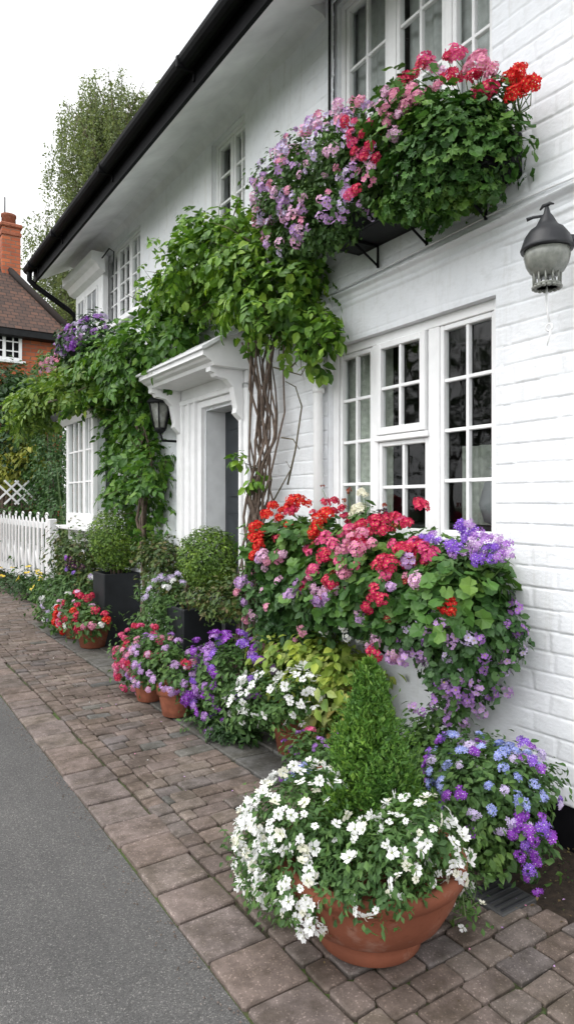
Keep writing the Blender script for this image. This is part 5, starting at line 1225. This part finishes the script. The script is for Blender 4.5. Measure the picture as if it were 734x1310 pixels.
# flower basket below the far upstairs window
hb = W(108, 440, 2.27)
e = empty('hanging_flower_box', hb-np.array((0, 0, .2)), 'purple flowered window basket below the far upstairs oriel', 'flower basket'); c = np.array(e.location)
b = MB(); b.lathe([(.05, 0), (.14, .03), (.2, .12), (.21, .18), (.19, .18), (.1, .14)], seg=20); b.tube([(0.1, 0, .15), (.36, 0, .2)], .015, 6); b.build('basket', M['black_matt'], e)
bl = [PB(108, 437, 2.27, 22, 20, .22), PB(96, 442, 2.25, 16, 16, .16), PB(118, 425, 2.3, 16, 14, .15)]
p, nn = clumps(bl, 80, 16, .06, .5, off_wall); foliage(e, c, (p, nn), [SMALL, LEAF8], .06, M['dark_leaf'])
pos, hn = shell_pts(bl, 48, .08, off_wall); heads(e, c, pos, hn, 'dome', ['mauve', 'purple', 'lilac', 'palelilac', 'mauve'], .055, 'eye_white')
e = pot_plant('climbing_rose', 'spray of pale pink blossom above the bay roof climber', 'climbing rose', (2.6, 9.55), [PB(72, 462, 2.66, 14, 10, .15)], [SMALL, LEAF8], M['small_leaf'], .07, 24, 12, .07, [dict(pts=[(62, 466), (68, 462), (74, 458), (80, 456), (66, 470), (76, 464), (60, 472), (83, 460)], u=2.5, kind='dome', col=['palepink', 'pink'], size=.07)], stem_z=.2, nstem=5)

# ---------------------------------------------------------------- garden beyond the cottage: gate, hedges, trellis
gy0, gy1 = 10.85, 16.0; gx = 2.80
GH = float(W(40, 663, gx)[2])
e = empty('picket_gate', (gx, gy0, 0), 'white painted picket gate with scrolled braces at the end of the cottage', 'gate')
b = MB(); b.box((-.06, .55, 0), (.06, .70, GH+.02), .01); b.build('post', M['trim'], e); b = MB(); b.box((-.06, 6.3, 0), (.06, 6.45, GH+.05), .01); b.build('post', M['trim'], e)
b = MB(); b.box((-.02, .70, GH-.16), (.02, 6.3, GH-.05), .006); b.box((-.02, .70, .12), (.02, 6.3, .24), .006); b.build('rail', M['trim'], e)
k = 0; v = .78
while v < 6.2:
    b = MB(); h = GH-.02; b.prism([(v, .06), (v+.13, .06), (v+.13, h-.04), (v+.065, h+.05), (v, h-.04)], -.048, -.021, 'x'); b.build('picket', M['trim'], e)
    v += .32; k += 1
for a in np.arange(.9, 6.0, .64):
    for pth in ([(-.005, a, .30), (-.005, a+.12, .45), (-.005, a+.16, .62), (-.005, a+.32, .75)], [(-.005, a+.58, .30), (-.005, a+.46, .45), (-.005, a+.42, .62), (-.005, a+.26, .75)]):
        b = MB(); b.tube(pth, .028, 6); b.build('brace', M['trim'], e)
    t = np.linspace(0, 9, 22); b = MB(); b.tube([(0, a+.1+.012*q*math.cos(q), GH+.05+.008*q*math.sin(q)) for q in t], .016, 5); b.build('scroll', M['trim'], e)
e = empty('garden_trellis', W(22, 632, 2.80)*np.array((1, 1, 0)), 'white diamond lattice trellis showing through the hedge above the gate', 'trellis'); c = np.array(e.location)
tc_ = W(22, 630, 2.80)-c
b = MB()
for k in range(-1, 2):
    for s in (1, -1): b.box(tc_+np.array((k*.20-.02, -.01+.012*s, -.34)), tc_+np.array((k*.20+.02, .0+.012*s, .34)), .003, rot=Matrix.Rotation(R_(45*s), 3, 'Y'))
b.build('lattice', M['trim'], e)
def bush(name, label, cat, blobs, leaf, m, size, nclump, per, rs, fill, group=None, base=None, stem=True):
    c = np.array(base if base is not None else (blobs[0].c[0], blobs[0].c[1], 0)); e = empty(name, c, label, cat, group)
    cut = lambda p: p[:, 2] > .02
    p, nn = clumps(blobs, nclump, per, rs, .7, cut, .2); q, qn = scatter(blobs, fill, .3, cut)
    foliage(e, c, (np.concatenate([p, q]), np.concatenate([nn, qn])), leaf, size, m)
    if stem:
        b = MB()
        for k in range(6):
            t = blobs[k % len(blobs)].c-c; b.tube([rng.normal(size=3)*np.array((.1, .1, 0)), t*.5+rng.normal(size=3)*.05, t+rng.normal(size=3)*.1], [.04, .03, .012], 6)
        b.build('stems', M['bark'], e)
    return e
bush('ivy_hedge', 'clipped dark green ivy hedge between the bay window and the white gate', 'hedge', [PB(66, 560, 3.30, 18, 34, .30), PB(64, 610, 3.30, 20, 40, .30), PB(66, 660, 3.30, 20, 40, .30), PB(70, 710, 3.30, 20, 36, .30), PB(50, 600, 3.35, 16, 36, .28)], [SMALL, LEAF8], M['ivy_leaf'], .07, 420, 18, .08, 2500)
bush('golden_shrub', 'golden yellow leaved shrub above the trellis', 'shrub', [PB(22, 594, 3.12, 24, 20, .28), PB(40, 580, 3.2, 14, 18, .25), PB(8, 604, 3.05, 18, 14, .28)], [LEAF8], M['golden_leaf'], .13, 150, 16, .14, 700)
bush('dark_hedge', 'dark green hedge rising behind the picket gate', 'hedge', [PB(22, 655, 3.22, 28, 32, .26), PB(-10, 660, 3.12, 28, 34, .28), PB(25, 705, 3.22, 36, 42, .26), PB(48, 640, 3.3, 18, 30, .28)], [SMALL, LEAF8], M['vine_leaf_dark'], .10, 300, 16, .14, 1800)
bush('dark_evergreen', 'very dark evergreen bush at the left edge in front of the brick house', 'evergreen', [PB(8, 535, 2.95, 24, 40, .5), PB(-14, 550, 2.85, 26, 60, .5), PB(28, 555, 3.1, 16, 32, .4), PB(-5, 500, 2.9, 20, 26, .4), PB(5, 490, 3.0, 12, 18, .3)], [SMALL, LEAF8], M['dark_leaf'], .13, 300, 16, .18, 1800)
bush('garden_bush', 'mid green bush standing against the red brick wall', 'bush', [PB(26, 505, 3.4, 12, 14, .3), PB(38, 500, 3.5, 10, 12, .3)], [SMALL, LEAF8], M['small_leaf'], .13, 130, 16, .15, 600)

# ---------------------------------------------------------------- red brick house and birch behind
hv = 18.0; hu1 = float(hv*(S_+((93-367)/F_)*C_)/(C_-((93-367)/F_)*S_)); fw = hu1*S_+hv*C_
ez = EYE+(HY-428)/F_*fw
h = empty('brick_house', (hu1-3, hv+3, 0), 'red brick house with hipped tile roof and brick chimney beyond the garden', 'house'); HB = np.array(h.location)
def hp(b, name, m, par=None):
    o = b.build(name, m, None); o.parent = par or h
    if par is None: o.matrix_parent_inverse = Matrix.Translation(-HB)
    return o
b = MB(); b.box((hu1-7.5, hv+.1, -.05), (hu1-.25, hv+6.5, ez)); hp(b, 'wall', M['red_brick'])
rid = 3.6; pit = 3.3; l0, l1 = hu1-7.8, hu1; y0, y1 = hv-.25, hv+6.8; zr = ez+pit+.3
def rsheet(pts, name='roof_plane'):
    a, b_ = Vector(pts[0]), Vector(pts[1]); ux = (b_-a).normalized(); nn_ = ux.cross(Vector(pts[-1])-a).normalized(); uy = nn_.cross(ux)
    return [((Vector(p)-a).dot(ux), (Vector(p)-a).dot(uy)) for p in pts]
bm = bmesh.new(); uvl = bm.loops.layers.uv.new('UVMap'); ym = (y0+y1)/2; hip = 2.3
for pts in ([(l0, y0, ez-.1), (l1, y0, ez-.1), (l1-hip, ym, zr), (l0+hip, ym, zr)], [(l1, y0, ez-.1), (l1, y1, ez-.1), (l1-hip, ym, zr)], [(l1, y1, ez-.1), (l0, y1, ez-.1), (l0+hip, ym, zr), (l1-hip, ym, zr)], [(l0, y1, ez-.1), (l0, y0, ez-.1), (l0+hip, ym, zr)]):
    f = bm.faces.new([bm.verts.new(p) for p in pts])
    for lp_, uv in zip(f.loops, rsheet(pts)): lp_[uvl].uv = uv
me = bpy.data.meshes.new('roof'); bm.to_mesh(me); bm.free(); me.materials.append(M['roof_tile']); rf = link('roof', me); rf.parent = h; rf.matrix_parent_inverse = Matrix.Translation(-HB)
b = MB(); b.box((l0+.02, y0+.02, ez-.28), (l1-.02, y1-.02, ez-.105), .01); hp(b, 'eaves_board', M['black_matt'])
b = MB(); b.tube([(l1+.0, y0, ez-.06), ((l1-hip), ym, zr+.05)], .10, 8); b.tube([(l1-hip, ym, zr+.05), (l0+hip, ym, zr+.05)], .10, 8); hp(b, 'ridge_tiles', M['roof_tile'], rf)
def H(x, y, v):                                                        # point seen on a plane parallel to the house front
    t = (x-367)/F_; u = v*(S_+t*C_)/(C_-t*S_); fw = u*S_+v*C_; return np.array((u, v, EYE-(y-HY)/F_*fw))
cx0, cx1 = H(3, 300, hv+1.6)[0], H(27, 300, hv+1.6)[0]; ctop = H(15, 291, hv+1.6)[2]; cbot = H(15, 375, hv+1.6)[2]-.6
b = MB(); b.box((cx0, hv+1.6, cbot), (cx1, hv+2.5, ctop), .01)
ch = hp(b, 'chimney', M['red_brick'], rf)
b = MB(); b.box((cx0-.05, hv+1.55, ctop), (cx1+.05, hv+2.55, ctop+.12), .03); b.box((cx0-.02, hv+1.57, ctop-.22), (cx1+.02, hv+2.53, ctop-.12), .01); hp(b, 'chimney_cap', M['terracotta_old'], ch)
b = MB(); cc = (float(cx0+cx1)/2, hv+2.0, ctop+.12); b.lathe([(.2, 0), (.19, .28), (.21, .30), (.21, .36), (.16, .36), (.15, .2)], cc, 16); hp(b, 'chimney_pot', M['terracotta'], ch)
b = MB(); b.tube([(cc[0]-.1, cc[1], cc[2]+.3), (cc[0]-.1, cc[1], cc[2]+.85)], .02, 6); hp(b, 'aerial', M['grille_iron'], ch)
b = MB(); b.box((cx0-.08, hv+1.50, H(15, 368, hv+1.6)[2]-.05), (cx1+.12, hv+1.59, H(15, 368, hv+1.6)[2]+.06), .02); hp(b, 'flashing', M['lead_grey'], ch)
a0 = H(-18, 458, hv+.1); a1 = H(28, 427, hv+.1); b = MB(); x0, x1, z0, z1 = a0[0], a1[0], a0[2], a1[2]; yy = hv+.03
b.box((x0, yy, z0), (x1, yy+.12, z0+.08), .01); b.box((x0, yy, z1-.07), (x1, yy+.12, z1), .01)
for q in np.linspace(x0, x1-.08, 3): b.box((q, yy+.001, z0+.08), (q+.08, yy+.12, z1-.07), .008)
wn = hp(b, 'window', M['trim'])
b = MB()
for q in np.linspace(x0, x1, 5)[1::2]: b.box((q-.015, yy+.02, z0+.08), (q+.015, yy+.06, z1-.07))
for q in (1, 2): z = z0+(z1-z0)*q/3; b.box((x0+.08, yy+.022, z-.015), (x1-.08, yy+.058, z+.015))
hp(b, 'glazing_bars', M['trim'], wn)
b = MB(); b.box((x0+.05, yy+.05, z0+.05), (x1-.05, yy+.068, z1-.05)); hp(b, 'panes', M['black_paint'], wn)
b = MB(); b.box((x0-.08, yy-.06, z0-.07), (x1+.08, yy+.1, z0-.001), .01); hp(b, 'sill', M['trim_dull'], wn)

def birch(loc, top, r, nlimb, per, m='birch_leaf', leaf=.11):
    c = np.array(loc); e = empty('birch_tree', c, 'tall weeping birch with fine hanging foliage behind the cottage roof', 'tree')
    b = MB(); H_ = top; b.tube([(0, 0, 0), (.1, 0, H_*.3), (-.1, .1, H_*.6), (.05, 0, H_*.95)], [.24, .17, .08, .02], 10)
    pos = []; bm_ = MB()
    for k in range(nlimb):
        t = rng.uniform(.40, .99); a = rng.uniform(0, 6.283); env = r*math.sqrt(max(.015, 1-max(0, (t-.66)/.35)**2)); q = env*rng.uniform(.25, 1.0)**.6
        lim = np.array((q*math.cos(a), q*math.sin(a), H_*t)); s_ = np.array((.05, 0, H_*max(.28, t-.16)))
        mid = (s_+lim)/2+np.array((0, 0, .35)); b.tube([s_, mid, lim, lim+np.array((.3*math.cos(a), .3*math.sin(a), -.5))], [.032, .02, .010, .005], 5, False)
        for j in range(per):
            f = rng.uniform(.35, 1.05); tip = (s_*(1-f)+lim*f)+np.array((0, 0, .35*4*f*(1-f)*.6))+rng.normal(size=3)*np.array((.26, .26, .16))
            L = rng.uniform(.7, 2.2); end = tip+np.array((.18*math.cos(a)+rng.normal()*.08, .18*math.sin(a)+rng.normal()*.08, -L))
            if j % 2 == 0: bm_.tube([tip, (tip+end)/2+rng.normal(size=3)*.06, end], [.009, .006, .004], 3, False)
            nl = int(38*L)+8; w_ = rng.random((nl, 1)); pos.append(tip*(1-w_)+end*w_+rng.normal(size=(nl, 3))*np.array((.085, .085, .06)))
    b.build('trunk', M['bark'], e); bm_.build('hanging_twigs', M['twig'], e)
    p = np.concatenate(pos); nn = norm(rng.normal(size=p.shape)+np.array((0, 0, .3)))
    Z, Td = orient(nn, .2, .8, .2, 1.2); V, Fq, Mi = place(SMALL, p, Z, Td, leaf*rng.uniform(.7, 1.3, len(p)))
    link('crown', npmesh('crown', V, Fq, [M[m]]), e)
t = (150-367)/F_; fw = 25.0; r = t*fw; bu, bvv = r*C_+fw*S_, -r*S_+fw*C_
birch((bu, bvv, 0), EYE+(HY-98)/F_*fw, 3.1, 150, 20, leaf=.095)
# trees across the road, mirrored in the panes
def road_tree(x, y, h, r, label):
    bl = [Blob((x+rng.normal()*r*.5, y+rng.normal()*r*.5, h-r*.9+rng.normal()*r*.4), (r*.62, r*.62, r*.5)) for k in range(7)]
    e = empty('roadside_tree', (x, y, 0), label, 'tree', 'trees across the road'); c = np.array((x, y, 0.))
    p, nn = clumps(bl, 260, 14, r*.16, .6, None, .25); foliage(e, c, (p, nn), [SMALL, LEAF8], .24, M['tree_leaf'], name='crown')
    b = MB(); b.tube([(0, 0, -.05), (.1, 0, h*.35), (0, .1, h*.7)], [.22, .16, .08], 10)
    for q in bl: b.tube([(0, 0, h*.35), (q.c-c)*.6+np.array((0, 0, h*.15)), q.c-c], [.09, .06, .02], 6, False)
    b.build('trunk', M['bark'], e)
road_tree(-9.5, 9.5, 6.2, 2.6, 'broad low tree across the road, the nearest opposite the cottage')
road_tree(-10.5, 15.0, 8.0, 3.0, 'tallest tree across the road, between the two lower ones')
road_tree(-9.0, 20.5, 5.5, 2.6, 'low round tree across the road, the farthest of the row')
